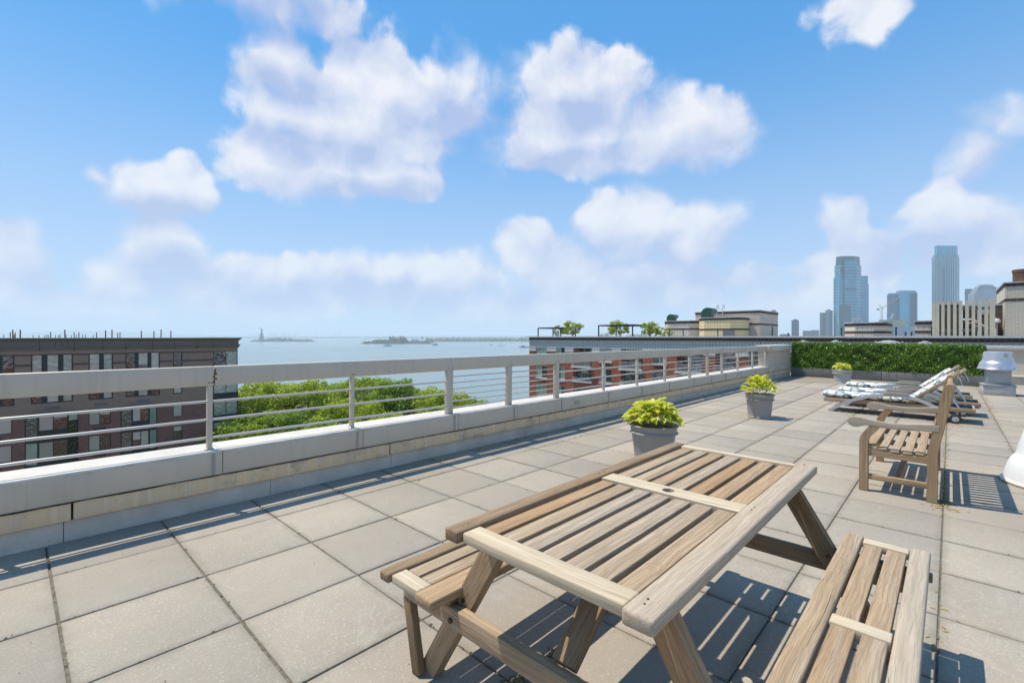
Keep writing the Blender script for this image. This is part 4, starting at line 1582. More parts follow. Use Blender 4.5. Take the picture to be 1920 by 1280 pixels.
def tree_meshes(seed, height, crown_r, crown_h, clumps, per, leaf, lm, trunk_r=.22):
    rnd = random.Random(seed)
    tr, cr = MB(), MB()
    tr.sm = True
    fork = height - crown_h * .95
    lean = rnd.uniform(-.3, .3)
    tr.tube([(0, 0, 0), (lean * .3, .05, fork * .5), (lean, 0, fork), (lean * 1.3, .1, fork + crown_h * .4), (lean * 1.4, .1, height - crown_h * .25)],
            [trunk_r, trunk_r * .85, trunk_r * .7, trunk_r * .4, trunk_r * .12], 8)
    cz = height - crown_h / 2
    cents = []
    for i in range(clumps):
        for _ in range(40):
            th = rnd.uniform(0, 2 * math.pi)
            ph = math.asin(rnd.uniform(-.55, 1))
            q = rnd.uniform(.45, 1.0) ** .5
            c = Vector((crown_r * q * math.cos(ph) * math.cos(th), crown_r * q * math.cos(ph) * math.sin(th), cz + crown_h * .46 * q * math.sin(ph)))
            if all((c - k).length > crown_r * .22 for k in cents):
                break
        cents.append(c)
        rad = crown_r * rnd.uniform(.20, .34)
        leaf_quads(cr, c, rad, per, leaf, rnd, .62)
        if i % 2 == 0:
            z0 = fork + (c.z - fork) * rnd.uniform(.1, .4)
            b = Vector((lean, 0, z0))
            m = b.lerp(c, .5) + Vector((0, 0, .25 * crown_h * .2))
            tr.tube([b, m, c], [trunk_r * .38, trunk_r * .24, trunk_r * .06], 5)
    a = tr.mesh('trunk', True)
    a.materials.append(MAT['bark'])
    b = cr.mesh('crown')
    b.materials.append(MAT[lm])
    return a, b


def put_tree(meshes, loc, s, rz, label, name='park_tree', cat='tree', group=None):
    t = thing(name, loc, label, cat, group, rz)
    t.matrix_basis = Matrix.Translation(Vector(loc)) @ Matrix.Rotation(rz, 4, 'Z') @ Matrix.Diagonal((s[0], s[0], s[1], 1))
    link('trunk', meshes[0], t, local=True)
    link('crown', meshes[1], t, local=True)
    return t


def build_park_trees():
    kinds = [tree_meshes(11, 17, 5.4, 9.5, 62, 150, .24, 'tree_leaf'), tree_meshes(23, 16.5, 5.0, 10, 58, 150, .24, 'tree_leaf_b'), tree_meshes(37, 17.5, 5.8, 9, 66, 150, .24, 'tree_leaf')]
    # (bearing px, top px, depth, kind, spread, label)
    spec = [
        (452, 716, 71, 0, 1.0, 'bright green tree right against the brown building corner, seen through the railing'),
        (505, 712, 80, 2, .95, 'light green spreading tree just right of the brown building, behind its nearest neighbour'),
        (540, 760, 62, 1, .85, 'dark green lower tree in front, near the bottom rail left of centre'),
        (575, 707, 77, 0, 1.0, 'broad yellow-green tree in the park below the statue island'),
        (625, 713, 90, 1, .95, 'deep green tree in the back row under the open water'),
        (650, 745, 66, 2, .9, 'bright green tree directly behind the single railing post'),
        (690, 704, 82, 2, 1.0, 'tall light green tree forming the highest crown of the park row'),
        (742, 703, 74, 1, .92, 'dark green full tree with the last tall crown before the water'),
        (725, 770, 60, 0, .8, 'low yellow-green tree in front, close above the coping'),
        (800, 722, 84, 0, .85, 'loose light green tree left of the double post, open water behind'),
        (826, 728, 72, 2, .9, 'rounded bright green tree standing at the double railing post'),
        (862, 738, 82, 1, .9, 'small deep green tree right of the double post by the river'),
        (893, 747, 92, 0, .8, 'rightmost small green tree at the end of the park row'),
        (470, 775, 60, 2, .85, 'low green tree in the shade of the brown building end wall'),
        (600, 790, 56, 1, .75, 'dark low tree lowest in view between the rail bars'),
        (790, 775, 63, 1, .72, 'shaded green tree low behind the coping left of the double post'),
    ]
    hs = (17.2, 16.6, 17.6)
    for i, (px, top, d, k, sp, lab) in enumerate(spec):
        p = at(px, top, d)
        sz = (p.z - GROUND_Z) / hs[k]
        put_tree(kinds[k], (p.x, p.y, GROUND_Z), (sp * .95, sz), i * 1.37, lab, group='trees in the riverside park')
    # lawn of the park under the crowns
    mb = MB()
    rnd = random.Random(5)
    leaf_quads(mb, (45, 85, GROUND_Z), 30, 2500, .35, rnd, .01, .1)
    tag(mb.build('park_undergrowth', MAT['tree_leaf_b']), 'low green undergrowth on the park lawn beneath the trees', 'undergrowth', kind='stuff')


def build_roof_garden():
    k1 = tree_meshes(51, 3.4, 1.5, 3.3, 34, 90, .11, 'roof_leaf', .05)
    k2 = tree_meshes(52, 3.2, 1.0, 3.1, 24, 70, .09, 'roof_leaf', .04)
    spec = [(1046, 606.5, 63.5, k2, .75, 'thin young tree under the small rooftop pergola at the brick roof corner'),
            (1073, 598, 62, k1, 1.15, 'bushy yellow-green tree between the two rooftop pergolas'),
            (1160, 597, 66, k1, 1.0, 'leafy rooftop tree behind the larger black pergola'),
            (1218, 599.5, 63, k1, .85, 'bright upright rooftop tree left of the tiled bulkheads'),
            (1236, 609, 66, k2, .9, 'pale slim rooftop tree touching the small tiled bulkhead'),
            (1251, 612, 60.6, k2, .7, 'small dark rooftop tree in front of the small tiled bulkhead')]
    for i, (px, top, X0, k, sp, lab) in enumerate(spec):
        p = at_x(px, top, X0)
        h = 3.45 if k is k1 else 3.25
        put_tree(k, (p.x, p.y, .84), (sp, (p.z - .84) / h), i * 1.1, lab, 'rooftop_tree', 'tree', 'rooftop garden trees')
    rnd = random.Random(8)
    for (a, b, top, X0, lab, m) in ((1176, 1216, 624.5, 61.5, 'long pale green variegated shrub along the brick roof edge', 'shrub_leaf'),
                                    (1124, 1136, 624, 60.5, 'small dark reddish shrub at the large pergola post', 'hedge'),
                                    (1137, 1148, 618, 61.5, 'sparse grassy shrub under the large pergola', 'shrub_leaf')):
        pa, pb = at_x(a, top, X0), at_x(b, top, X0)
        t = thing('rooftop_shrub', ((pa.x), (pa.y + pb.y) / 2, .84), lab, 'shrub')
        cr = MB()
        n = max(2, int((pa.y - pb.y) / .5))
        for i in range(n):
            y = pa.y + (pb.y - pa.y) * (i + .5) / n
            leaf_quads(cr, (pa.x, y, .84 + (pa.z - .84) * .6), (pa.z - .84) * .42, 90, .07, rnd, .9, .3)
        cr.build('foliage', MAT[m], t)
        st = MB()
        for i in range(n):
            y = pa.y + (pb.y - pa.y) * (i + .5) / n
            st.tube([(pa.x, y, .84), (pa.x, y, .84 + (pa.z - .84) * .6)], .03, 5)
        st.build('stem', MAT['bark'], t)
    # pergolas
    for (a, b, top, X0, dep, lab) in ((1009, 1060, 614.5, 60.0, 4.0, 'small flat black pergola at the left corner of the brick roof'),
                                      (1122.5, 1197, 609.5, 60.0, 5.0, 'larger flat black pergola in the middle of the rooftop garden')):
        pa, pb = at_x(a, top, X0), at_x(b, top, X0)
        ya, yb, z = pa.y, pb.y + .9, pa.z
        t = thing('pergola', (X0, (ya + yb) / 2, .84), lab, 'pergola')
        for (x, y) in ((X0, ya), (X0, yb), (X0 + dep, ya), (X0 + dep, yb)):
            plank('post', t, (x, y, .84), (x, y, z - .15), .15, .15, MAT['pergola'], (1, 0, 0), .01)
        for x in (X0, X0 + dep):
            plank('beam', t, (x, ya + .1, z - .08), (x, yb - .1, z - .08), .14, .16, MAT['pergola'], b=.01)
        for y in (ya, yb):
            plank('beam', t, (X0 + .08, y, z - .08), (X0 + dep - .08, y, z - .08), .14, .15, MAT['pergola'], b=.01)
        n = 12
        for i in range(n):
            y = ya + (yb - ya) * (i + .5) / n
            plank('slat', t, (X0 + .02, y, z + .025), (X0 + dep - .02, y, z + .025), .16, .04, MAT['pergola'], b=.005)


build_park_trees()
build_roof_garden()

# ================================================================== THE HARBOUR AND THE FAR SIDE


def wood_mass(mb, pts, rnd):
    """Lumpy tree masses: low faceted mounds, one per point (x, y, z, radius, height)."""
    for (x, y, z, r, h) in pts:
        n, m = 9, 4
        base = len(mb.v)
        for i in range(m + 1):
            f = i / m
            rr = r * math.cos(f * 1.45) * 1.0
            for k in range(n):
                a = 2 * math.pi * k / n + f
                j = rnd.uniform(.75, 1.2)
                mb.v.append((x + rr * j * math.cos(a), y + rr * j * math.sin(a), z + h * math.sin(f * 1.5) * rnd.uniform(.85, 1.1)))
        for i in range(m):
            for k in range(n):
                p, q = base + i * n + k, base + i * n + (k + 1) % n
                mb.f.append((p, q, q + n, p + n))
        mb.f.append(tuple(base + m * n + k for k in range(n)))


def island(name, pxs, d, depth, h, mat='land', kind='structure'):
    """Low land: a raised sheet between bearings, reaching back from depth d."""
    mb = MB()
    front = [at(px, 631, d + dd) for px, dd in pxs]
    back = [at(px, 631, d + depth - dd * .5) for px, dd in reversed(pxs)]
    mb.prism([(p.x, p.y) for p in front + back], WATER_Z - 2, WATER_Z + h)
    return tag(mb.build(name, MAT[mat]), kind=kind)


def build_harbour():
    rnd = random.Random(3)
    WZ = WATER_Z
    # --- the statue's island
    D = 2500
    island('statue_island', [(468, 40), (480, 10), (520, 0), (560, 0), (588, 25), (592, 50)], D, 190, 3, 'seawall')
    pts = []
    for _ in range(70):
        px = rnd.uniform(496, 586)
        d = D + rnd.uniform(40, 150)
        p = at(px, 631, d)
        h = (16 if 503 < px < 548 else 9) * rnd.uniform(.7, 1.15)
        pts.append((p.x, p.y, WZ + 3, rnd.uniform(8, 15), h))
    for _ in range(14):
        px = rnd.uniform(472, 492)
        p = at(px, 631, D + rnd.uniform(30, 100))
        pts.append((p.x, p.y, WZ + 3, rnd.uniform(5, 9), rnd.uniform(4, 7)))
    mb = MB()
    wood_mass(mb, pts, rnd)
    tag(mb.build('island_wood', MAT['wood_far']), 'green trees massed on the island beside the distant statue', 'wood', kind='stuff')
    p = at(490.5, 631, D + 70)
    S = 80 / 93.0
    t = thing('statue', (p.x, p.y, WZ + 3), 'distant green robed statue with raised arm on a tall stone pedestal', 'statue', rz=YAW + 1.9)
    e = MB()
    st = []
    for i in range(22):
        a = 2 * math.pi * i / 22
        r = (38 if i % 2 else 26) * S
        st.append((r * math.cos(a), r * math.sin(a)))
    e.prism(st, 0, 9 * S)
    e.build('fort_base', MAT['granite'], t, local=True)
    e = MB()

    def sq(h):
        return [(-h, -h), (h, -h), (h, h), (-h, h)]
    e.frustum(sq(14 * S), 9 * S, sq(10 * S), 24 * S)
    e.frustum(sq(10.8 * S), 24 * S, sq(10.8 * S), 26 * S)
    e.frustum(sq(9.4 * S), 26 * S, sq(8.2 * S), 43 * S)
    e.frustum(sq(9.2 * S), 43 * S, sq(9.2 * S), 46 * S)
    e.build('pedestal', MAT['granite'], t, local=True)
    e = MB()
    z0 = 46 * S
    e.lathe([(5.6 * S, z0), (5.3 * S, z0 + 4 * S), (4.6 * S, z0 + 12 * S), (4.5 * S, z0 + 18 * S), (4.7 * S, z0 + 24 * S), (4.0 * S, z0 + 28 * S), (1.5 * S, z0 + 29.6 * S), (1.3 * S, z0 + 30.6 * S),
             (2.0 * S, z0 + 31.6 * S), (2.25 * S, z0 + 33.2 * S), (1.9 * S, z0 + 35 * S), (.6 * S, z0 + 36 * S)], 14, sx=1.0, sy=.8)
    e.tube([(3.4 * S, 0, z0 + 26 * S), (5.0 * S, 0, z0 + 31 * S), (5.6 * S, 0, z0 + 39 * S), (5.7 * S, 0, z0 + 41 * S)], [1.9 * S, 1.5 * S, 1.0 * S, .8 * S], 8)
    e.tube([(-3.2 * S, 0, z0 + 26 * S), (-4.9 * S, -1.5 * S, z0 + 21 * S), (-3.4 * S, -3.6 * S, z0 + 20 * S)], [1.9 * S, 1.5 * S, 1.0 * S], 8)
    e.build('figure', MAT['verdigris'], t, True, local=True)
    e = MB()
    e.lathe([(.5 * S, 0), (1.5 * S, 2.2 * S), (1.6 * S, 2.6 * S), (.9 * S, 2.7 * S), (.8 * S, 4.3 * S), (.1 * S, 5.6 * S)], 10, (5.7 * S, 0, z0 + 40.5 * S))
    e.build('torch', MAT['verdigris'], t, True, local=True)
    for i in range(7):
        a = math.pi * (i / 6)
        e = MB()
        e.tube([(1.8 * S * math.cos(a), 0, z0 + 34.5 * S + 1.2 * S * math.sin(a)), (4.0 * S * math.cos(a), .2, z0 + 34.8 * S + 3.6 * S * math.sin(a))], [.3 * S, .05 * S], 5)
        e.build('crown_ray', MAT['verdigris'], t, local=True)
    e = MB()
    e.box(-5.2 * S, -2.2 * S, -4.6 * S, -3.9 * S, z0 + 17 * S, z0 + 24 * S)
    e.build('tablet', MAT['verdigris'], t, local=True)
    # --- the brick island with towers
    D = 1750
    island('museum_island', [(677, 60), (690, 25), (720, 5), (780, 0), (802, 10), (806, 40)], D, 170, 2.6, 'seawall')
    pts = []
    for _ in range(60):
        px = rnd.uniform(683, 765)
        p = at(px, 631, D + rnd.uniform(25, 60))
        pts.append((p.x, p.y, WZ + 2.6, rnd.uniform(5, 9), (13 if px > 700 else 7) * rnd.uniform(.7, 1.1)))
    for _ in range(18):
        px = rnd.uniform(798, 812)
        p = at(px, 631, D + rnd.uniform(40, 90))
        pts.append((p.x, p.y, WZ + 2.6, rnd.uniform(3, 6), rnd.uniform(5, 9)))
    mb = MB()
    wood_mass(mb, pts, rnd)
    tag(mb.build('museum_wood', MAT['wood_far']), 'green trees along the front of the island with brick towers', 'wood', kind='stuff')

    def block(parent, name, px0, px1, top, d, dep, mat, roof=None, base=WZ + 2.6):
        a, b = at(px0, top, d), at(px1, top, d)
        bk = FWD * dep
        e = MB()
        e.prism([(a.x, a.y), (b.x, b.y), (b.x + bk.x, b.y + bk.y), (a.x + bk.x, a.y + bk.y)], base, a.z)
        o = e.build(name, MAT[mat], parent)
        if roof:
            c = [Vector((a.x, a.y, a.z)), Vector((b.x, b.y, a.z)), Vector((b.x + bk.x, b.y + bk.y, a.z)), Vector((a.x + bk.x, a.y + bk.y, a.z))]
            m1, m2 = (c[0] + c[3]) / 2 + Vector((0, 0, roof)), (c[1] + c[2]) / 2 + Vector((0, 0, roof))
            e = MB()
            e.add(c + [m1.lerp(m2, .12), m1.lerp(m2, .88)], [(0, 1, 5, 4), (1, 2, 5), (2, 3, 4, 5), (3, 0, 4)])
            e.build('roof', MAT['ellis_roof'], o)
        return o
    p = at(742, 631, D + 80)
    t = thing('museum_building', (p.x, p.y, WZ + 2.6), 'distant red brick building with four domed towers on its island', 'building')
    block(t, 'main_hall', 729, 760, 634.5, D + 80, 30, 'ellis_brick', 7)
    block(t, 'left_wing', 723, 729, 637.5, D + 82, 24, 'ellis_brick', 3)
    for px in (731.5, 737, 751, 756.5):
        o = block(t, 'tower', px - 1.3, px + 1.3, 632.3, D + 76, 6, 'ellis_brick')
        q = at(px, 632.3, D + 79)
        e = MB()
        e.lathe([(3.3, 0), (3.4, 1.5), (2.6, 3.5), (1.2, 5), (.5, 5.6), (.15, 9)], 10, q)
        e.build('dome', MAT['ellis_roof'], o, True)
    p = at(780, 631, D + 70)
    t = thing('ferry_hall', (p.x, p.y, WZ + 2.6), 'long low hall with dark arcades right of the domed island building', 'building')
    block(t, 'hall', 766, 797, 639.5, D + 60, 26, 'granite', 2.5)
    block(t, 'arcade', 767, 796, 642.3, D + 58, 2.2, 'boat_dark')
    block(t, 'rear_hall', 771, 784, 636.8, D + 110, 18, 'granite', 2)
    q = at(792, 636, D + 130)
    t = thing('water_tower', (q.x, q.y, WZ + 2.6), 'pale water tank on legs behind the long island hall', 'water tower')
    e = MB()
    e.lathe([(3.8, 0), (3.8, 9), (1.0, 11)], 12, (q.x, q.y, at(792, 634.5, D + 130).z - 2))
    e.build('tank', MAT['galv_far'], t, True)
    for a in range(4):
        e = MB()
        x, y = q.x + 3 * math.cos(a * 1.57 + .78), q.y + 3 * math.sin(a * 1.57 + .78)
        e.tube([(x, y, WZ + 2.6), (x, y, at(792, 634.5, D + 130).z - 2)], .4, 6)
        e.build('leg', MAT['galv_far'], t)
    q = at(801.5, 631.5, D + 70)
    e = MB()
    e.tube([(q.x, q.y, WZ + 2.6), (q.x, q.y, q.z)], [1.4, .9], 8)
    tag(e.build('chimney_stack', MAT['ellis_brick']), 'thin brick chimney at the right end of the towered island', 'chimney')
    # --- low wooded shore on the right, with its long pier
    D = 2700
    island('wooded_shore', [(795, 0), (860, -20), (930, 0), (1000, 0), (1100, 30), (1240, 30)], D, 500, 2.5, 'land')
    pts = []
    for _ in range(190):
        px = rnd.uniform(800, 1060)
        p = at(px, 631, D + rnd.uniform(40, 380))
        pts.append((p.x, p.y, WZ + 2.5, rnd.uniform(8, 18), rnd.uniform(9, 19)))
    mb = MB()
    wood_mass(mb, pts, rnd)
    tag(mb.build('shore_wood', MAT['wood_far']), 'belt of trees along the far low shore right of the islands', 'wood', kind='stuff')
    a, b = at(808, 631, 2150), at(1000, 631, 2300)
    t = thing('long_pier', (a.x, a.y, WZ), 'long thin low bridge on piles joining the island to the wooded shore', 'bridge')
    e = MB()
    u = (b - a).normalized()
    w = Vector((-u.y, u.x, 0)) * 4
    e.prism([(a.x, a.y), (b.x, b.y), (b.x + w.x, b.y + w.y), (a.x + w.x, a.y + w.y)], WZ + 3.5, WZ + 5)
    e.build('deck', MAT['seawall'], t)
    for i in range(28):
        q = a.lerp(b, (i + .5) / 28)
        e = MB()
        e.tube([(q.x + w.x / 2, q.y + w.y / 2, WZ - 1), (q.x + w.x / 2, q.y + w.y / 2, WZ + 3.6)], .9, 5)
        e.build('pile', MAT['boat_dark'], t)
    for (p0, p1, top, lab) in ((903, 916, 636.0, 'flat pale shed among the trees of the far shore'), (934, 956, 635.5, 'long pale roofed shed at the right of the far wooded shore')):
        a, b = at(p0, top, 3000), at(p1, top, 3000)
        t = thing('shore_shed', (a.x, a.y, WZ + 2), lab, 'shed')
        block(t, 'walls', p0, p1, top, 3000, 25, 'fin_white', 2, WZ + 2)
    # --- the container port across the bay
    D = 6500
    island('port_shore', [(380, 0), (480, 60), (560, 0), (640, 80), (760, 0), (880, 60), (1000, 0), (1200, 0)], D, 900, 5, 'land')
    pts = []
    for _ in range(260):
        px = rnd.uniform(380, 1050)
        p = at(px, 631, D + rnd.uniform(100, 500))
        pts.append((p.x, p.y, WZ + 5, rnd.uniform(20, 55), rnd.uniform(8, 26)))
    mb = MB()
    wood_mass(mb, pts, rnd)
    tag(mb.build('port_sheds', MAT['wood_far']), 'low hazy line of sheds and trees along the far port shore', 'skyline', kind='stuff')
    names = ['first', 'second', 'third', 'fourth', 'fifth', 'sixth']
    for i, (px, top) in enumerate(((484, 623), (507, 622.5), (516, 622.5), (532.5, 622.5), (542, 625), (554, 624.5))):
        q = at(px, top, D + 80)
        t = thing('container_crane', (q.x, q.y, WZ + 5), 'hazy gantry crane across the bay, %s from the left by the statue' % names[i], 'crane', 'gantry cranes of the far port', rz=YAW - 1.57)
        H = q.z - WZ - 5
        for sx in (-14, 14):
            for sy in (-9, 9):
                e = MB()
                e.tube([(sx, sy, 0), (sx * .8, sy, H * .62)], 1.6, 5)
                e.build('leg', MAT['crane_far'], t, local=True)
        e = MB()
        e.box(-38, 40, -3, 3, H * .60, H * .66)
        e.build('girder', MAT['crane_far'], t, local=True)
        e = MB()
        e.tube([(-12, 0, H * .65), (0, 0, H), (12, 0, H * .65)], 1.3, 5)
        e.tube([(0, 0, H), (38, 0, H * .66)], .7, 5)
        e.tube([(0, 0, H), (-36, 0, H * .66)], .7, 5)
        e.build('apex_frame', MAT['crane_far'], t, local=True)
    for i, (px, top) in enumerate(((629.5, 622), (633.5, 622), (638, 622))):
        q = at(px, top, D + 120)
        e = MB()
        e.tube([(q.x, q.y, WZ + 5), (q.x, q.y, q.z)], [3.2, 2.2], 8)
        tag(e.build('smokestack', MAT['crane_far']), '%s of three thin hazy smokestacks across the bay' % ('leftmost', 'middle', 'rightmost')[i], 'smokestack', 'three smokestacks')
    q = at(591.5, 621.5, D + 100)
    t = thing('jib_crane', (q.x, q.y, WZ + 5), 'hazy crane with upright jib between the gantries and smokestacks', 'crane', rz=YAW - 1.57)
    H = q.z - WZ - 5
    for a0, a1, r in (((6, 0, 0), (0, 0, H), 1.8), ((10, 0, 0), (10, 0, H * .35), 4), ((10, 0, H * .35), (36, 0, H * .1), 1.5)):
        e = MB()
        e.tube([a0, a1], r, 6)
        e.build('boom', MAT['crane_far'], t, local=True)
    # --- hills on the horizon
    n = 90
    prof = [(-80, 627.5), (60, 623.0), (130, 619.5), (185, 620.0), (240, 622.5), (300, 625), (400, 628.5), (460, 630.0), (620, 630.4), (800, 630.2), (1000, 629.8), (1240, 630)]
    e = MB()
    fr, tp = [], []
    for i in range(n + 1):
        px = -80 + 1400 * i / n
        for (x0, y0), (x1, y1) in zip(prof, prof[1:]):
            if x0 <= px <= x1:
                top = y0 + (y1 - y0) * (px - x0) / (x1 - x0)
                break
        else:
            top = prof[0][1]
        a = at(px, 631, 9000)
        b = at(px, top - rnd.uniform(0, .5), 9500)
        c = at(px, 631, 10500)
        fr.append((a, b, c))
    for i in range(n):
        a, b = fr[i], fr[i + 1]
        e.add([(a[0].x, a[0].y, WZ - 1), (b[0].x, b[0].y, WZ - 1), b[1], a[1], (b[2].x, b[2].y, WZ - 1), (a[2].x, a[2].y, WZ - 1)], [(0, 1, 2, 3), (3, 2, 4, 5)])
    tag(e.build('hills', MAT['hill']), kind='structure')
    # --- boats

    def hull(parent, L_, W_, H_, mat):
        e = MB()
        st = [(-L_ / 2, W_ * .45), (-L_ * .3, W_ / 2), (L_ * .2, W_ / 2), (L_ * .42, W_ * .28), (L_ / 2, 0)]
        poly = st + [(x, -y) for x, y in st[:-1][::-1]]
        lo = [(x * .94, y * .8) for x, y in poly]
        e.frustum(lo, -.5, poly, H_)
        e.build('hull', MAT[mat], parent, local=True)
    d = 27 * FPX / (649.3 - 631)
    p = at(727, 631, d)
    t = thing('ferry', (p.x, p.y, WZ), 'white ferry with a long foam wake in front of the towered island', 'boat', rz=YAW - 1.57)
    hull(t, 26, 7, 2.2, 'boat_white')
    for (a, b, w, z0, z1, nm) in ((-9, 9, 5.6, 2.2, 4.6, 'lower_cabin'), (-6, 8, 5, 4.6, 6.6, 'upper_cabin'), (4, 8, 3.6, 6.6, 8.4, 'bridge')):
        e = MB()
        e.box(a, b, -w / 2, w / 2, z0, z1)
        c = e.build(nm, MAT['boat_white'], t, local=True)
        e = MB()
        e.box(a + .6, b - .6, -w / 2 - .03, w / 2 + .03, z0 + .9, z0 + 1.7)
        e.build('window_strip', MAT['boat_dark'], c, local=True)
    e = MB()
    a, b = at(719, 631, d), at(500, 631, d * 1.08)
    w = FWD * 9
    e.add([(a.x, a.y, WZ + .25), (b.x, b.y, WZ + .25), (b.x + w.x * 1.4, b.y + w.y * 1.4, WZ + .25), (a.x + w.x * .4, a.y + w.y * .4, WZ + .25)], [(0, 1, 2, 3)])
    tag(e.build('boat_wake', MAT['foam']), 'thin white foam streak trailing behind the ferry', 'wake', kind='stuff')
    d = 27 * FPX / (646.8 - 631)
    p = at(816, 631, d)
    t = thing('tug_boat', (p.x, p.y, WZ), 'small grey working boat just right of the towered island', 'boat', rz=YAW - 1.57)
    hull(t, 20, 6, 2.4, 'boat_dark')
    for (a, b, z0, z1) in ((-6, 5, 2.4, 4.8), (-2, 4, 4.8, 7.2)):
        e = MB()
        e.box(a, b, -2.2, 2.2, z0, z1)
        e.build('cabin', MAT['boat_white'], t, local=True)
    e = MB()
    e.tube([(-3, 0, 7), (-3, 0, 13)], .25, 6)
    e.build('mast', MAT['boat_dark'], t, local=True)
    for (px, wy, L_, hm, lab) in ((939, 648.2, 24, 17, 'sailing boat with bare masts off the wooded shore'), (921, 646.9, 9, 3, 'tiny low motorboat left of the sailing boat')):
        d = 27 * FPX / (wy - 631)
        p = at(px, 631, d)
        t = thing('sailing_boat' if hm > 5 else 'motorboat', (p.x, p.y, WZ), lab, 'boat', rz=YAW - 1.57)
        hull(t, L_, 5 if hm > 5 else 3, 1.5, 'boat_white' if hm > 5 else 'boat_dark')
        e = MB()
        e.box(-L_ * .2, L_ * .15, -1.2, 1.2, 1.5, 2.8)
        e.build('cabin', MAT['boat_white'], t, local=True)
        if hm > 5:
            for x, h in ((2, hm), (-5, hm * .8)):
                e = MB()
                e.tube([(x, 0, 1.5), (x, 0, h)], .18, 6)
                e.build('mast', MAT['boat_dark'], t, local=True)
            e = MB()
            e.tube([(L_ / 2, 0, 1.6), (2, 0, hm)], .07, 4)
            e.tube([(-L_ / 2, 0, 1.6), (-5, 0, hm * .8)], .07, 4)
            e.build('rigging', MAT['boat_dark'], t, local=True)
    d = 27 * FPX / (651.3 - 631)
    p = at(988, 631, d)
    t = thing('moored_barge', (p.x, p.y, WZ), 'dark flat barge with two tall thin poles beside the brick building', 'barge', rz=YAW - 1.57)
    e = MB()
    e.box(-19, 22, -6, 6, -.5, 2)
    e.build('hull', MAT['boat_dark'], t, local=True)
    for x in (-13, -4):
        e = MB()
        e.tube([(x, 0, 2), (x, 0, 29)], .3, 6)
        e.build('pole', MAT['boat_dark'], t, local=True)
    e = MB()
    e.box(-11, -6, -2, 2, 2, 5)
    e.build('deckhouse', MAT['boat_dark'], t, local=True)


